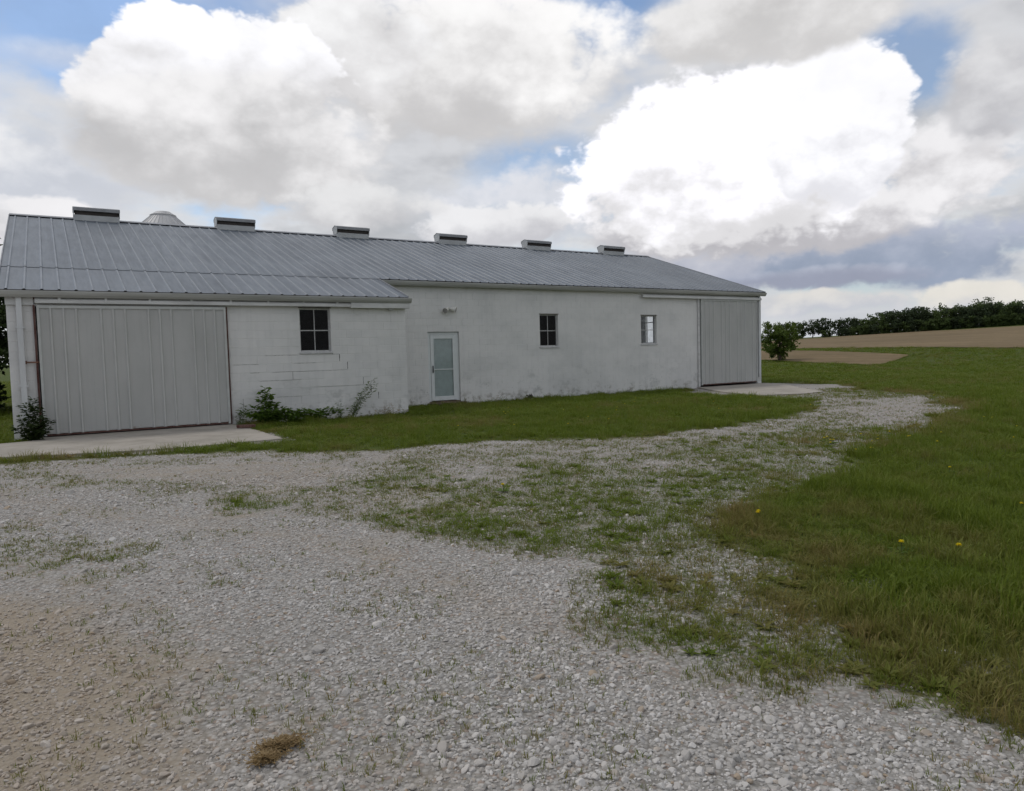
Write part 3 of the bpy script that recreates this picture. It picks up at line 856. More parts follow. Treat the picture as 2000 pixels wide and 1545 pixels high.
# fascia behind the gutters
box('fascia', 'redwood', barn, -.40, 8.5, EB[0] + .04, EB[0] + .07, EB[1] - .13, EB[1] - .01)
box('fascia', 'board', barn, 8.6, 25.4, EM[0] + .04, EM[0] + .07, EM[1] - .15, EM[1] - .01)
for x0, x1, y0, z0, y1 in ((-.40, 8.5, EB[0] + .07, EB[1] - .12, YB + .01), (8.6, 25.4, EM[0] + .07, EM[1] - .13, YM + .01)):
    box('soffit', 'board', barn, x0, x1, y0 + .001, y1, z0, z0 + .02)

# roof: sheets three feet wide with ribs a foot apart, the bay's lower sheets lapped under the upper ones
roof = empty('roof', (0, 0, 0)); roof.parent = barn
def roof_sheet(k0, k1, ylo, yhi, lift, mirror=False, par=roof):
    """k0, k1 in half feet of the rib lattice (panel edges); ribs at whole feet"""
    x0, x1 = k0 * FT, k1 * FT
    prof = [(x0, 0)]
    for k in range(math.ceil(k0 + .1), math.floor(k1 - .1) + 1):
        c = k * FT
        prof += [(c - .036, 0), (c - .014, .021), (c + .014, .021), (c + .036, 0)]
    prof.append((x1, 0))
    vs = []
    for y in (ylo, yhi):
        z = (roof_z(y) if not mirror else roof_z(y))
        vs += [(p, y, z + q + lift) for p, q in prof]
    n = len(prof)
    fs = [(i, i + 1, n + i + 1, n + i) if not mirror else (i + 1, i, n + i, n + i + 1) for i in range(n - 1)]
    o = MB().add(vs, fs).build('roof_panel', 'roof', par)
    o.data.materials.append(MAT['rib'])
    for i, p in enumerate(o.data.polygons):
        if i % 4 == 2: p.material_index = 1          # the rib's crown, its highlight painted in
    return o
k = -1.5
while k < 83.4:
    e = min(k + 3, 83.5)
    dz = random.uniform(0, .0015)
    roof_sheet(k, e, EM[0] - .005 if k > 27 else -.03, RY - .03, .012 + dz)
    roof_sheet(k, e, RY + .03, 14.05, .012 + dz, True)
    k = e
k = -1.5
while k < 27.6:
    e = min(k + 3, 27.8)
    roof_sheet(k, e, EB[0] - .01, .12, .002)
    k = e
# sheathing under the sheets
def deck(x0, x1, y0, y1, th=.05):
    pr = [(y0, roof_z(y0) - th - .012), (y1, roof_z(y1) - th - .012), (y1, roof_z(y1) - .012), (y0, roof_z(y0) - .012)]
    MB().prism_x(pr, x0, x1).build('sheathing', 'interior', roof)
deck(-.42, 25.40, .06, RY); deck(-.42, 8.40, -1.99, .058); deck(-.42, 25.40, RY + .001, 14.0)
# gable trim along the sloping edges
def rake(x0, x1, y0, y1):
    pr = [(y0, roof_z(y0) - .14), (y1, roof_z(y1) - .14), (y1, roof_z(y1) + .038), (y0, roof_z(y0) + .038)]
    MB().prism_x(pr, x0, x1).build('rake_trim', 'ridge', roof)
rake(-.475, -.452, -2.06, RY - .001); rake(-.475, -.452, RY, 14.05)
rake(25.452, 25.475, -.005, RY - .001); rake(25.452, 25.475, RY, 14.05); rake(27.8 * FT + .001, 27.8 * FT + .02, -2.06, -.03)
# ridge cap resting on the ribs
cw = .17
for i in range(9):
    x0 = -.46 + i * 2.88; x1 = min(x0 + 2.877, 25.47)
    MB().prism_x([(RY - cw, roof_z(RY - cw) + .050), (RY, RZ + .060), (RY + cw, roof_z(RY + cw) + .050), (RY + cw, roof_z(RY + cw) + .056), (RY, RZ + .067), (RY - cw, roof_z(RY - cw) + .056)], x0, x1).build('ridge_cap', 'ridge', roof)
# six ridge ventilators
for xc in (1.85, 6.07, 10.31, 14.58, 18.86, 23.16):
    v = empty('ridge_ventilator', (xc, RY, RZ - .02)); v.parent = barn
    hw = .63
    MB().prism_x([(-.20, -.03), (.20, -.03), (.20, .15), (-.20, .15)], -hw, hw).build('base', 'vent', v, bevel=.006)
    MB().prism_x([(-.17, .151), (.17, .151), (.17, .30), (-.17, .30)], -hw + .03, hw - .03).build('louvre_shade_block', 'dark', v)  # solid dark block; the slot's shade is put into its colour
    MB().prism_x([(-.26, .27), (-.245, .27), (-.245, .355), (0, .415), (.245, .355), (.245, .27), (.26, .27), (.26, .37), (0, .435), (-.26, .37)], -hw - .02, hw + .02).build('hood', 'hood', v)
    for s in (-1, 1):
        MB().prism_x([(-.2, .10), (.2, .10), (.244, .27), (.244, .355), (0, .414), (-.244, .355), (-.244, .27)], s * (hw + .005) - .008, s * (hw + .005) + .008).build('end_plate', 'vent', v)

# ------------------------------------------------------------------ twin floodlight above the storm door
fl = tag(empty('floodlight', (10.80, YM - .003, 2.96)), 'cream twin-head floodlight fixed to the wall above the storm door', 'floodlight')
MB().tube([(0, 0, 0), (0, -.035, 0)], [.055, .055], 14).build('base', 'lamp', fl, bevel=.004)
for s in (-1, 1):
    d = Vector((s * .72, -.62, -.42 if s < 0 else -.25)).normalized()
    p0 = Vector((s * .03, -.03, .01)); h = empty('lamp_head', (0, 0, 0)); h.parent = fl
    mb = MB().tube([p0, p0 + d * .05, p0 + d * .08, p0 + d * .17, p0 + d * .215], [.026, .036, .062, .078, .092], 14)
    hh = mb.build('lamp_holder', 'lamp', h, smooth=False)
    MB().tube([p0 + d * .2152, p0 + d * .218], [.080, .080], 14).build('bulb_face', 'bulb', h)
# step below the storm door
st = tag(empty('doorstep', (10.62, YM - .16, 0)), 'weathered brown timber step below the white storm door', 'step')
box('tread', 'doorstep', st, -.62, .60, -.14, .13, .045, .085, bevel=.008)
box('riser', 'doorstep', st, -.58, .56, -.12, .12, -.08, .0445)

# ------------------------------------------------------------------ grain bin behind the barn
gb = tag(empty('grain_bin', (5.67, 22.0, 0)), 'grey round grain bin with a conical ribbed roof behind the barn', 'grain bin')
R, ze, zt, n = 3.6, 6.35, 9.15, 36
mb = MB()
for i in range(18):
    z0 = i * ze / 18; z1 = (i + 1) * ze / 18; zm = (z0 + z1) / 2
    for a, b, ra, rb in ((z0, zm, R, R + .02), (zm, z1, R + .02, R)):
        vs = [(math.cos(2*math.pi*k/48) * r, math.sin(2*math.pi*k/48) * r, z) for r, z in ((ra, a), (rb, b)) for k in range(48)]
        mb.add(vs, [(k, (k+1) % 48, 48 + (k+1) % 48, 48 + k) for k in range(48)])
mb.build('wall', 'bin', gb)
rf = empty('roof', (0, 0, 0)); rf.parent = gb
rt = .62
for k in range(n):
    a0, a1 = 2*math.pi*k/n, 2*math.pi*(k+1)/n; vs = []
    for r, z in ((R + .12, ze - .05), (rt, zt)):
        for a, up_ in ((a0, .0), (a0 + .012, .045 if r > 1 else .02), (a0 + .03, 0), (a1, 0)):
            vs.append((math.cos(a) * r, math.sin(a) * r, z + up_))
    MB().add(vs, [(i, i + 1, 5 + i, 4 + i) for i in range(3)]).build('roof_panel', 'bin', rf)
MB().tube([(0, 0, zt - .06), (0, 0, zt + .06), (0, 0, zt + .10), (0, 0, zt + .24), (0, 0, zt + .30)], [rt, rt + .02, rt - .06, rt - .26, .05], 24).build('cap', 'bin', gb)

# ------------------------------------------------------------------ foliage helpers
def leaf(mb, p, d, L, W, roll=0.0, fold=.15):
    d = Vector(d).normalized(); s = d.cross(Vector((0, 0, 1)))
    if s.length < .05: s = Vector((1, 0, 0))
    s = (Matrix.Rotation(roll, 3, d) @ s.normalized()); nrm = s.cross(d)
    p = Vector(p); m = p + d * L * .5
    mb.add([p, m + s * W * .5 + nrm * W * fold, p + d * L - nrm * L * .12, m - s * W * .5 + nrm * W * fold], [(0, 1, 2), (0, 2, 3)])
def rv(): 
    while True:
        v = Vector((random.uniform(-1, 1), random.uniform(-1, 1), random.uniform(-1, 1)))
        if .05 < v.length < 1: return v
def make_tree(name, h, wdt, crown0, leafm, nleaf, lsize, nlimb=9, seed=0, trunk_r=.12, shape='round', gap=.35):
    random.seed(seed)
    root = empty(name)
    tr = MB(); top = h * .82
    pts = [(0, 0, -.1)]; 
    for i in range(1, 6): pts.append((random.uniform(-.04, .04) * h, random.uniform(-.04, .04) * h, top * i / 5))
    tr.tube(pts, [trunk_r * (1 - .16 * i) for i in range(6)], 8)
    tips = []
    for i in range(nlimb):
        z = crown0 * .8 + (top - crown0 * .8) * (i + .5) / nlimb
        a = i * 2.4 + random.uniform(-.4, .4)
        f = (z - crown0) / (h - crown0)
        if shape == 'cone': rr = wdt / 2 * max(.12, 1 - f) * random.uniform(.75, 1.1)
        elif shape == 'fan': rr = wdt / 2 * (.45 + .6 * f) * random.uniform(.75, 1.1)
        else: rr = wdt / 2 * math.sqrt(max(.1, 1 - (2 * f - .85) ** 2)) * random.uniform(.7, 1.1)
        e = Vector((math.cos(a) * rr, math.sin(a) * rr, min(h * .97, z + rr * random.uniform(.2, .7))))
        b = Vector((pts[0][0], 0, z * .85))
        mid = b.lerp(e, .5) + Vector((0, 0, -.04 * h))
        tr.tube([b, mid, e], [trunk_r * .42, trunk_r * .25, trunk_r * .08], 5)
        tips += [(e, .9), (mid.lerp(e, .45), .7), (mid, .55)]
    tips.append((Vector((0, 0, h * .9)), .8))
    tr.build('trunk', 'bark', root)
    cr = MB(); clump = wdt * .17
    subs = []
    for e, wgt in tips:
        for _ in range(3):
            c = e + rv() * clump * .9; c.z = min(c.z, h * .985); subs.append((c, clump * random.uniform(.45, .95) * wgt))
    for i in range(nleaf):
        c, rad = random.choice(subs)
        v = rv(); v = v.normalized() * (v.length ** .5)
        p = c + Vector((v.x, v.y, v.z * .75)) * rad
        leaf(cr, p, rv() + Vector((0, 0, -.1)), lsize * random.uniform(.6, 1.3), lsize * random.uniform(.5, .9), random.uniform(0, 6.3))
    cr.build('crown', leafm, root)
    return root

def weed(name, loc, stems, leafm, L, W, per, seed, label, cat, group=None, stem_r=.005, whorl=False):
    """stems: list of (dx, dy, height) tips relative to the base"""
    random.seed(seed)
    root = tag(empty(name, loc), label, cat, group)
    sm, lf = MB(), MB()
    for dx, dy, h in stems:
        b = Vector((random.uniform(-.05, .05), random.uniform(-.03, .03), -.03))
        t_ = Vector((dx, dy, h)); mid = b.lerp(t_, .5) + Vector((-dx * .12, -dy * .12, h * .06))
        P_ = [b, b.lerp(mid, .5), mid, mid.lerp(t_, .5), t_]
        sm.tube(P_, [stem_r * s for s in (1, .85, .7, .5, .3)], 5)
        for i in range(per):
            s = .12 + .88 * (i + random.random()) / per
            k = min(3, int(s * 4)); q = P_[k].lerp(P_[k + 1], s * 4 - k)
            a = random.uniform(0, 6.28)
            dr = Vector((math.cos(a), math.sin(a), random.uniform(-.25, .65)))
            off = random.uniform(.0, L * 1.2)
            leaf(lf, q + dr.normalized() * off * .6, dr, L * random.uniform(.6, 1.25), W * random.uniform(.6, 1.2), random.uniform(-.6, .6))
    sm.build('stem', 'stem', root); lf.build('foliage', leafm, root)
    return root

gz = lambda x, y: float(terrain(x, y))
# weeds along the foot of the bay wall
weed('weed', (4.62, -2.35, 0), [(-.28,-.1,.42),(-.12,0,.62),(0,.05,.86),(.08,-.05,.72),(.22,0,.5),(.34,-.15,.36),(-.42,-.2,.26),(.1,-.3,.32),(.46,-.05,.28),(-.2,-.3,.25),(.55,-.2,.2),(-.5,.05,.3)], 'weed', .12, .085, 90, 11, 'leafy green weed clump growing at the corner of the big sliding door', 'weed')
weed('weed', (4.05, -2.12, 0), [(.02,-.03,.42),(.12,0,.50),(.20,-.05,.40),(-.04,0,.3)], 'weed_pale', .08, .045, 20, 12, 'thin pale weed stalk against the red jamb of the sliding door', 'weed')
weed('weed', (5.75, -2.35, 0), [(-.4,-.1,.24),(-.2,0,.28),(0,-.1,.26),(.2,0,.25),(.4,-.1,.30),(.6,0,.26),(-.55,-.2,.2),(.1,-.25,.18),(.75,-.1,.22)], 'weed', .10, .065, 70, 13, 'low green weeds spreading along the wall below the bay window', 'weed')
weed('weed', (5.15, -2.5, 0), [(-.3,-.1,.30),(-.1,0,.34),(.1,-.1,.30),(.3,0,.33),(.0,-.25,.2),(.45,-.1,.26)], 'weed', .11, .07, 70, 23, 'broad-leaved green weeds between the door corner clump and the bay window', 'weed')
weed('sapling', (6.78, -2.18, 0), [(.62,-.02,.98),(.48,0,.80),(.30,-.04,.52),(.70,.02,.84),(.12,-.03,.32),(.58,-.06,.66)], 'weed_pale', .095, .045, 34, 14, 'slender leaning sapling with pale leaves against the white block wall', 'sapling', stem_r=.007)
weed('weed', (6.42, -2.2, 0), [(0,0,.42),(.05,-.02,.36),(-.06,0,.30),(.12,-.05,.22)], 'weed_pale', .085, .024, 16, 15, 'small narrow-leaved weed just left of the leaning sapling', 'weed')
weed('weed', (7.75, -2.18, 0), [(-.3,0,.16),(-.1,0,.24),(.05,-.02,.30),(.15,0,.2),(.4,0,.14),(.6,-.02,.12)], 'straw', .085, .016, 22, 16, 'dry brown grassy weeds at the foot of the bay corner', 'weed')
weed('weed', (.02, -2.38, 0), [(-.1,0,.75),(.05,-.05,.86),(.12,0,.66),(-.2,-.1,.5),(.2,-.15,.48),(0,-.25,.36),(.28,-.05,.40),(-.3,0,.3),(.22,-.25,.25)], 'weed_dark', .10, .06, 110, 17, 'dark bushy weed beside the downspout and the sliding door', 'weed')
weed('weed', (12.3, -.08, 0), [(-.35,0,.10),(-.1,0,.16),(.1,0,.22),(.3,.02,.26),(.42,0,.18)], 'straw', .07, .02, 14, 18, 'small dry weed at the wall foot right of the storm door', 'weed')
# odds and ends on the ground
wb = MB().box(-.20, .20, -.045, .045, 0, .07).build('timber_offcut', 'redwood', None, bevel=.012)
wb.location = (3.93, -3.35, .045); wb.rotation_euler = (0, 0, -.55); tag(wb, 'short red-brown timber offcut lying on the concrete apron beside the weeds', 'timber')
lump = MB(); 
for i in range(40): leaf(lump, rv() * .08 + Vector((0, 0, .07)), rv(), .12, .07, random.uniform(0, 6))
lp = lump.build('leaf_litter', 'dark', None); lp.location = (13.55, -.12, 0); tag(lp, 'small black scrap at the foot of the main wall below the middle window', 'litter')

def straw_clump(x, y, r, seed, label):
    random.seed(seed); mb = MB()
    for i in range(int(2600 * r / .1)):
        a = random.uniform(0, 6.28); q = r * abs(random.gauss(0, .55))
        p = Vector((math.cos(a) * q * 1.5, math.sin(a) * q * .8, random.uniform(0, .016) * max(0, 1 - q / r / 1.4)))
        a2 = random.uniform(0, 6.28)
        leaf(mb, p, (math.cos(a2), math.sin(a2), random.uniform(-.1, .5)), random.uniform(.015, .04), .005, random.uniform(0, 6))
    o = mb.build('straw_clump', 'straw', None); o.location = (x, y, gz(x, y) + .012)
    return tag(o, label, 'dry grass')
straw_clump(1.07, -17.13, .06, 3, 'clump of dry brown grass lying on the grey gravel')
straw_clump(1.005, -17.20, .032, 4, 'smaller tuft of dry brown grass beside the larger dry clump on the gravel')

# dandelions
dp = empty('dandelion')
fl_ = MB(); random.seed(5)
for i in range(60):
    a = i * 2.4; e = .15 + 1.0 * (i / 60)
    leaf(fl_, (0, 0, .085), (math.cos(a) * math.cos(e), math.sin(a) * math.cos(e), math.sin(e)), .022, .006, 0)
fl_.build('flower', 'petal', dp)
MB().tube([(0, 0, -.01), (.004, 0, .05), (0, 0, .086)], [.0035, .003, .003], 5).build('stem', 'stem', dp)
lv = MB()
for i in range(9):
    a = i * .7 + random.uniform(-.2, .2); leaf(lv, (0, 0, .01), (math.cos(a), math.sin(a), .35), random.uniform(.08, .13), .03, 0)
lv.build('leaf_rosette', 'weed', dp)
DAND = [(4.47,-13.23),(5.42,-15.83),(5.47,-15.80),(5.44,-17.06),(5.66,-17.34),(10.59,-13.7),(10.9,-13.6),(11.32,-13.35),(12.39,-14.8),(7.49,-16.96),(10.4,-13.2),(11.6,-13.7),(11.9,-13.2),(12.8,-13.4),(9.8,-4.6),(11.2,-5.2),(12.6,-5.6),(13.1,-6.8),(10.4,-7.2),(14.2,-5.4),(8.2,-7.6),(7.3,-6.9),(9.1,-8.2),(15.6,-6.1),(13.8,-7.9),(14.6,-14.4),(15.2,-13.1),(17.5,-13.6),(9.0,-15.6),(11.9,-6.4)]
dr_ = random.Random(8)
DAND += [(dr_.uniform(9.5, 14), dr_.uniform(-14.5, -12.9)) for _ in range(12)] + [(dr_.uniform(9, 18), dr_.uniform(-8.4, -3)) for _ in range(14)] + [(dr_.uniform(15, 30), dr_.uniform(-16, -8)) for _ in range(12)]
for i, (x, y) in enumerate(DAND):
    o = dp if i == 0 else copy_tree(dp)
    o.location = (x, y, gz(x, y)); o.rotation_euler = (0, 0, i * 1.7); o.scale = (1.0,) * 3 if i < 5 else (.8,) * 3
    side = 'yellow dandelion blooming in the lawn strip before the white barn wall' if y > -9 else 'yellow dandelion blooming in the open lawn away from the barn'
    if i == 0: side = 'lone yellow dandelion blooming on the weedy gravel'
    tag(o, side, 'flower', 'dandelions by the barn wall' if y > -9 else 'dandelions in the open lawn')
    if i == 0: del o['group']

# ------------------------------------------------------------------ trees
tl = make_tree('tree', 6.9, 5.6, .4, 'tree_dark', 16000, .30, 22, 21, .16); tl.location = (-3.6, 12.5, 0)
tag(tl, 'dark leafy tree beside the left gable end of the barn', 'tree')
tl = make_tree('bush', 3.6, 3.8, .1, 'weed_dark', 11000, .17, 18, 22, .06); tl.location = (-2.55, 9.0, 0)
tag(tl, 'green bush below the dark tree at the left gable end', 'bush')
x, y = far(.916, 61.5)
sh = make_tree('small_tree', 2.95, 2.7, .30, 'shrub', 7000, .15, 15, 31, .13, 'round'); sh.location = (x, y, gz(x, y)); sh.scale = (1.02, 1.02, 1.0)
tag(sh, 'small rounded green tree standing alone at the edge of the tilled field', 'tree')
# row of trees on the far rise
kinds = {
 'a': [make_tree('tree', 9, 8, 1.0, 'tree_dark', 1500, .75, 12, 41, .22), make_tree('tree', 9, 6, .4, 'tree_dark', 1500, .7, 12, 42, .2, 'cone'), make_tree('tree', 9, 9, .3, 'tree_mid', 1500, .75, 13, 43, .2, 'fan'), make_tree('tree', 9, 7.5, .1, 'tree_mid', 2600, .75, 14, 44, .2), make_tree('tree', 9, 7, .6, 'tree_pale', 900, .6, 13, 45, .2, 'fan'), make_tree('tree', 9, 9, 2.6, 'tree_dark', 1300, .7, 11, 46, .25, 'fan')]}
desc = ['dark rounded tree', 'dark pointed evergreen tree', 'spreading mid-green tree', 'bushy mid-green tree', 'pale thin-leaved tree', 'dark open-trunked tree']
# bearing, extra depth, height, width factor, kind
TL = [(.955,0,7.2,1.1,5),(.967,3,7.6,1.2,5),(.985,0,6.6,1,0),(.996,4,7.2,.95,0),(1.004,0,7.6,.85,1),(1.012,2,6.0,1.1,3),(1.022,3,6.2,.9,3),
      (1.030,0,7.4,1.1,2),(1.040,5,8.6,1.0,0),(1.048,0,8.4,1.05,0),(1.058,2,8.8,1.15,5),(1.067,0,8.2,1,0),(1.073,4,9.4,.95,0),(1.081,0,9.0,1.05,1),(1.089,2,7.4,1.1,3),
      (1.096,9,10.2,.6,4),(1.100,0,7.2,1.1,2),(1.107,3,8.6,1.0,2),(1.114,0,8.2,1.1,0),(1.121,3,7.8,1.1,3),(1.128,0,8.0,1,0),(1.134,10,10.6,1.15,4),(1.139,3,8.6,1.05,2),(1.143,8,10.8,1.0,4),
      (1.147,0,8.8,.9,0),(1.153,3,7.2,1.1,3),(1.160,0,7.6,1.0,2),(1.166,3,8.4,1.05,3),(1.173,0,8.0,1.0,0),(1.180,3,8.6,1.1,2),(1.19,0,8.2,1.1,0),(1.205,2,8.6,1.1,3),(1.222,0,8.2,1.1,2),(1.24,2,8.8,1.1,0),
      (.94,2,6.5,1.0,3),(.92,0,6.5,1.1,0),(.972,-2,2.9,1.9,3),(.993,-2,3.2,1.7,0),(1.003,-2,3.4,1.6,3),(1.014,-2,3.8,1.5,3),(1.026,-2,3.8,1.6,0),(1.037,-2,3.8,1.6,3),(1.048,-2,4.0,1.6,0),(1.058,-2,4.0,1.5,3),(1.068,-2,4.2,1.5,0),(1.079,-2,4.2,1.5,2),(1.090,-2,4.2,1.5,3),(1.101,-2,4.4,1.5,3),(1.112,-2,4.2,1.5,0),(1.122,-2,4.4,1.5,2),(1.133,-2,4.2,1.5,0),(1.144,-2,4.4,1.5,3),(1.155,-2,4.2,1.5,2),(1.166,-2,4.4,1.5,3),(1.177,-2,4.2,1.5,3),(1.19,-2,4.4,1.5,3)]
used = set(); counts = {}
for i, (a, dr, h, wf, kd) in enumerate(TL):
    src = kinds['a'][kd]
    o = src if kd not in used else copy_tree(src)
    used.add(kd)
    x, y = far(a, 268 + dr); o.location = (x, y, gz(x, y) - .1); o.rotation_euler = (0, 0, i * 1.9)
    s = h / 9 * .86; o.scale = (s * wf, s * wf, s)
    size = 'low' if h < 6 else 'tall' if h > 8.5 else 'middling'
    where = 'at the foot of the far tree row' if size == 'low' else 'rising above the far tree row' if size == 'tall' else 'within the far tree row'
    tag(o, size + ' ' + desc[kd] + ' ' + where + ' beyond the stubble field', 'tree', size + ' ' + desc[kd] + 's in the far tree row')
random.seed(99)

# ------------------------------------------------------------------ grass and gravel, scattered
def src_mesh(name, mb, mat, smooth=False):
    o = bpy.data.objects.new(name, mb.mesh(name, mat)); return o
def tuft(n, h, spread, w, lean, seed):
    random.seed(seed); mb = MB()
    for i in range(n):
        a = random.uniform(0, 6.28); r = spread * math.sqrt(random.random())
        b = Vector((math.cos(a) * r, math.sin(a) * r, -.008)); a2 = a + random.uniform(-1, 1); L = lean * random.uniform(.3, 1.2); hh = h * random.uniform(.55, 1.1)
        d = Vector((math.cos(a2), math.sin(a2), 0)); s = Vector((-d.y, d.x, 0)) * w * random.uniform(.7, 1.2)
        p1 = b + d * L * hh * .35 + Vector((0, 0, hh * .6)); p2 = b + d * L * hh * 1.0 + Vector((0, 0, hh * (1 - .25 * L)))
        mb.add([b - s, b + s, p1 + s * .8, p1 - s * .8, p2], [(0, 1, 2, 3), (3, 2, 4)])
    return mb
def rosette(seed):
    random.seed(seed); mb = MB()
    for i in range(9):
        a = random.uniform(0, 6.28); leaf(mb, (0, 0, .006), (math.cos(a), math.sin(a), random.uniform(.25, .9)), random.uniform(.05, .09), .026, random.uniform(-.4, .4))
    return mb
GRASS = [src_mesh('tuft', tuft(18, .085, .055, .0022, .8, s), 'grass') for s in (1, 2, 3)] + [src_mesh('tuft', tuft(16, .13, .045, .0024, .7, 4), 'grass'), src_mesh('tuft', rosette(5), 'grass')]
SPRIG = [src_mesh('sprig', tuft(7, .05, .018, .0020, .8, s), 'grass') for s in (11, 12, 13)]
def stone(seed):
    random.seed(seed); bm = bmesh.new(); bmesh.ops.create_icosphere(bm, subdivisions=2, radius=1)
    sc = (random.uniform(.85, 1.3), random.uniform(.7, 1.0), random.uniform(.5, .75))
    cuts = [(rv().normalized(), random.uniform(.5, .85)) for _ in range(9)]
    for v in bm.verts:
        p = v.co.copy()
        for nrm, d in cuts:
            k = p.dot(nrm)
            if k > d: p -= nrm * (k - d)
        v.co = Vector((p.x * sc[0], p.y * sc[1], p.z * sc[2]))
    me = bpy.data.meshes.new('stone'); bm.to_mesh(me); bm.free(); me.materials.append(MAT['stone'])
    return bpy.data.objects.new('stone', me)
STONES = [stone(60 + i) for i in range(7)]
def scatter(name, pts, scl, rot, idx, tint, sources, label, cat):
    me = bpy.data.meshes.new(name); me.vertices.add(len(pts)); me.vertices.foreach_set('co', pts.astype(np.float32).ravel())
    for nm, ty, arr in (('scl', 'FLOAT_VECTOR', scl), ('rot', 'FLOAT_VECTOR', rot), ('idx', 'INT', idx), ('tint', 'FLOAT', tint)):
        at = me.attributes.new(nm, ty, 'POINT')
        at.data.foreach_set('vector' if ty == 'FLOAT_VECTOR' else 'value', np.ascontiguousarray(arr, np.int32 if ty == 'INT' else np.float32).ravel())
    me.update()
    o = link(name, me); tag(o, label, cat, kind='stuff')
    c = bpy.data.collections.new(name + '_source')
    for s in sources: c.objects.link(s)
    ng = bpy.data.node_groups.new(name, 'GeometryNodeTree')
    ng.interface.new_socket('Geometry', in_out='INPUT', socket_type='NodeSocketGeometry'); ng.interface.new_socket('Geometry', in_out='OUTPUT', socket_type='NodeSocketGeometry')
    N, L = ng.nodes, ng.links
    gi = N.new('NodeGroupInput'); go = N.new('NodeGroupOutput')
    ci = N.new('GeometryNodeCollectionInfo'); ci.inputs['Collection'].default_value = c; ci.inputs['Separate Children'].default_value = True; ci.inputs['Reset Children'].default_value = True
    ip = N.new('GeometryNodeInstanceOnPoints'); ip.inputs['Pick Instance'].default_value = True
    def na(n, ty):
        a = N.new('GeometryNodeInputNamedAttribute'); a.data_type = ty; a.inputs[0].default_value = n; return a.outputs[0]
    L.new(gi.outputs[0], ip.inputs['Points']); L.new(ci.outputs[0], ip.inputs['Instance'])
    L.new(na('idx', 'INT'), ip.inputs['Instance Index']); L.new(na('rot', 'FLOAT_VECTOR'), ip.inputs['Rotation']); L.new(na('scl', 'FLOAT_VECTOR'), ip.inputs['Scale'])
    L.new(ip.outputs[0], go.inputs[0])
    md = o.modifiers.new('scatter', 'NODES'); md.node_group = ng
    return o
def polar(n, r0, r1, pw, a0=-.30, a1=1.50):
    """points round the camera's standpoint, density falling as R**-pw"""
    u = rng.random(n); e = 2 - pw
    R = (r0 ** e + u * (r1 ** e - r0 ** e)) ** (1 / e); A = rng.uniform(a0, a1, n)
    return CAM.x + np.sin(A) * R, CAM.y + np.cos(A) * R, R
def blocked(x, y): return (sdpoly(x, y, BARNF) > -.06) | (sdpoly(x, y, SLAB_L) > -.02) | (sdpoly(x, y, SLAB_R) > -.02)
# lawn
xs, ys, Rs = [], [], []
for n, r0, r1, pw in ((26000, 2.0, 9, .2), (120000, 9, 100, 1.55)):
    a, b, c_ = polar(n, r0, r1, pw); xs.append(a); ys.append(b); Rs.append(c_)
x = np.concatenate(xs); y = np.concatenate(ys); R = np.concatenate(Rs)
g, s_, d_ = ground_cover(x, y)
fine = fbm(x, y, 5.0, 3)
keep = (rng.random(len(x)) < np.clip((g - .38) * 1.9 + (fine - .5) * .6, 0, 1)) & (g > .25) & ~blocked(x, y)
# the fields carry no lawn
dxx, dyy = x - CAM.x, y - CAM.y; rr_ = dxx * AXF[0] + dyy * AXF[1]; aa_ = np.arctan2(dxx, dyy)
for fp in FIELDS: keep &= sdpoly(x, y, fp) < .1
x, y, R, g, d_, fine = [v[keep] for v in (x, y, R, g, d_, fine)]
n = len(x); big = np.clip(R / 9, 1, 8) ** .62
hgt = (.45 + .75 * sstep(.4, .9, g)) * (.25 + 1.5 * fbm(x, y, 1.3, 4)) * rng.uniform(.7, 1.25, n)
hgt *= np.where(y > -9, .8, 1.0)
scl = np.stack([big * rng.uniform(.8, 1.2, n)] * 2 + [hgt * np.clip(big, 1, 1.5)], -1)
rot = np.stack([rng.normal(0, .12, n), rng.normal(0, .12, n), rng.uniform(0, 6.283, n)], -1)
idx = rng.choice(5, n, p=[.28, .28, .28, .06, .10])
idx = np.where((fbm(x, y, 1.7, 3) > .60) & (rng.random(n) < .55), 3, idx)
tint = np.clip(d_ * .6 + rng.normal(0, .14, n) + (fbm(x, y, .5, 3) - .55) * 1.1 + (fbm(x + 40, y, 2.2, 3) - .53) * 1.4, 0, .95)
scatter('grass', np.stack([x, y, terrain(x, y)], -1), scl, rot, idx, tint, GRASS, 'short green lawn grass growing round the barn and gravel', 'grass')
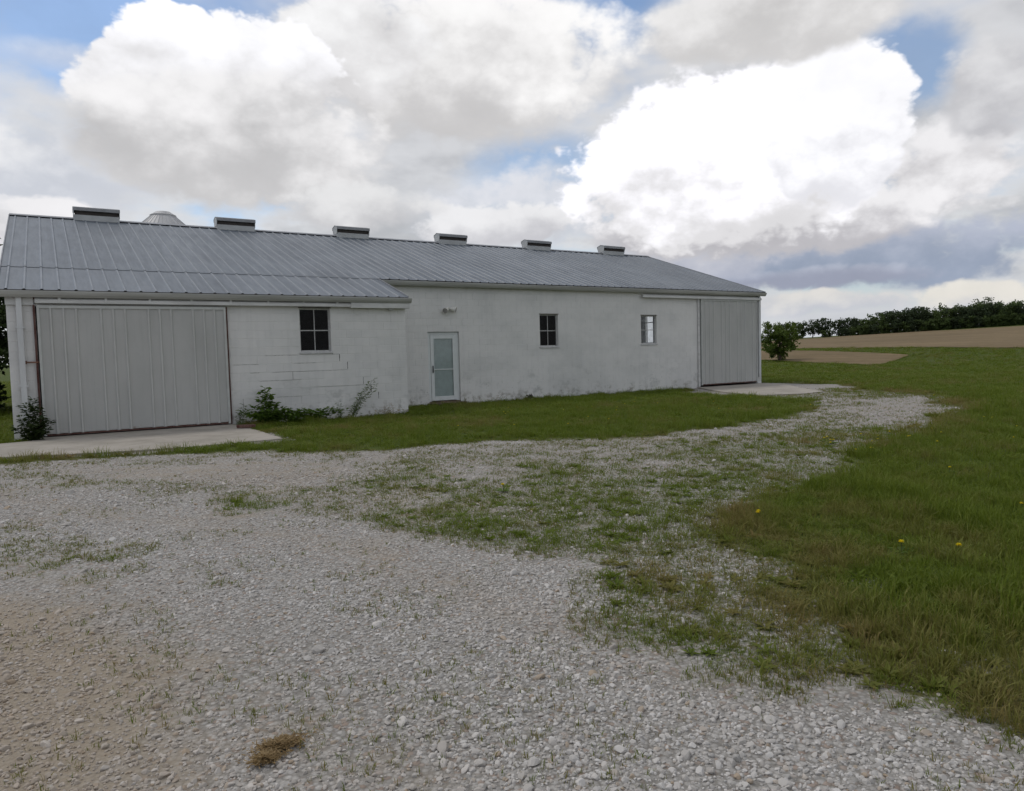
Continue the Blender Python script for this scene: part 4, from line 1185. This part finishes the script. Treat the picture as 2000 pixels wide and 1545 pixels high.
# sparse sprigs through the gravel
x, y, R = polar(230000, 2.0, 28, .95)
g, s_, d_ = ground_cover(x, y)
pt = fbm(x, y, 1.6, 4)
keep = (rng.random(len(x)) < np.where(g < .12, .07 * sstep(.42, .66, pt) * 3, np.clip(1.35 * sstep(.06, .40, g) * sstep(.25, .62, fbm(x, y, 3.0, 3)) * 1.3, 0, 1))) & (g < .75) & ~blocked(x, y)
x, y, R, d_ = [v[keep] for v in (x, y, R, d_)]; n = len(x)
sc_ = rng.uniform(.4, .95, n) * np.clip(R / 9, 1, 3) ** .45
rot = np.stack([rng.normal(0, .15, n), rng.normal(0, .15, n), rng.uniform(0, 6.283, n)], -1)
scatter('grass_sprigs', np.stack([x, y, terrain(x, y)], -1), np.stack([sc_] * 3, -1), rot, rng.integers(0, 3, n), np.clip(rng.normal(.32, .28, n), 0, .95), SPRIG, 'sparse grass sprigs poking up through the gravel', 'grass')
# loose crushed stone
xs, ys, Rs = [], [], []
for n, r0, r1, pw in ((62000, 1.9, 5, .3), (70000, 5, 10, .8), (36000, 10, 20, 1.2)):
    a, b, c_ = polar(n, r0, r1, pw); xs.append(a); ys.append(b); Rs.append(c_)
x = np.concatenate(xs); y = np.concatenate(ys); R = np.concatenate(Rs)
g, s_, d_ = ground_cover(x, y)
pn = fbm(x, y, .8, 4)
keep = (rng.random(len(x)) < np.clip(1.05 - g * 1.5 - s_ * .40 - .40 * ruts(sdpoly(x, y, MIX)) + (pn - .5) * 1.2, .04, 1)) & (g < .85) & ~blocked(x, y)
x, y, R, s_, g = [v[keep] for v in (x, y, R, s_, g)]; n = len(x)
sz = rng.lognormal(math.log(.0078), .42, n) * np.clip(R / 6, 1, 2.6) ** .6
rot = np.stack([rng.normal(0, .35, n), rng.normal(0, .35, n), rng.uniform(0, 6.283, n)], -1)
tint = np.where(rng.random(n) < .07 + .25 * s_, rng.uniform(.3, 1, n), rng.uniform(0, .18, n) + .55 * s_)
scatter('gravel', np.stack([x, y, terrain(x, y) + sz * .12], -1), np.stack([sz] * 3, -1), rot, rng.integers(0, 7, n), np.clip(tint, 0, 1), STONES, 'loose pale grey crushed-stone gravel of the drive', 'gravel')
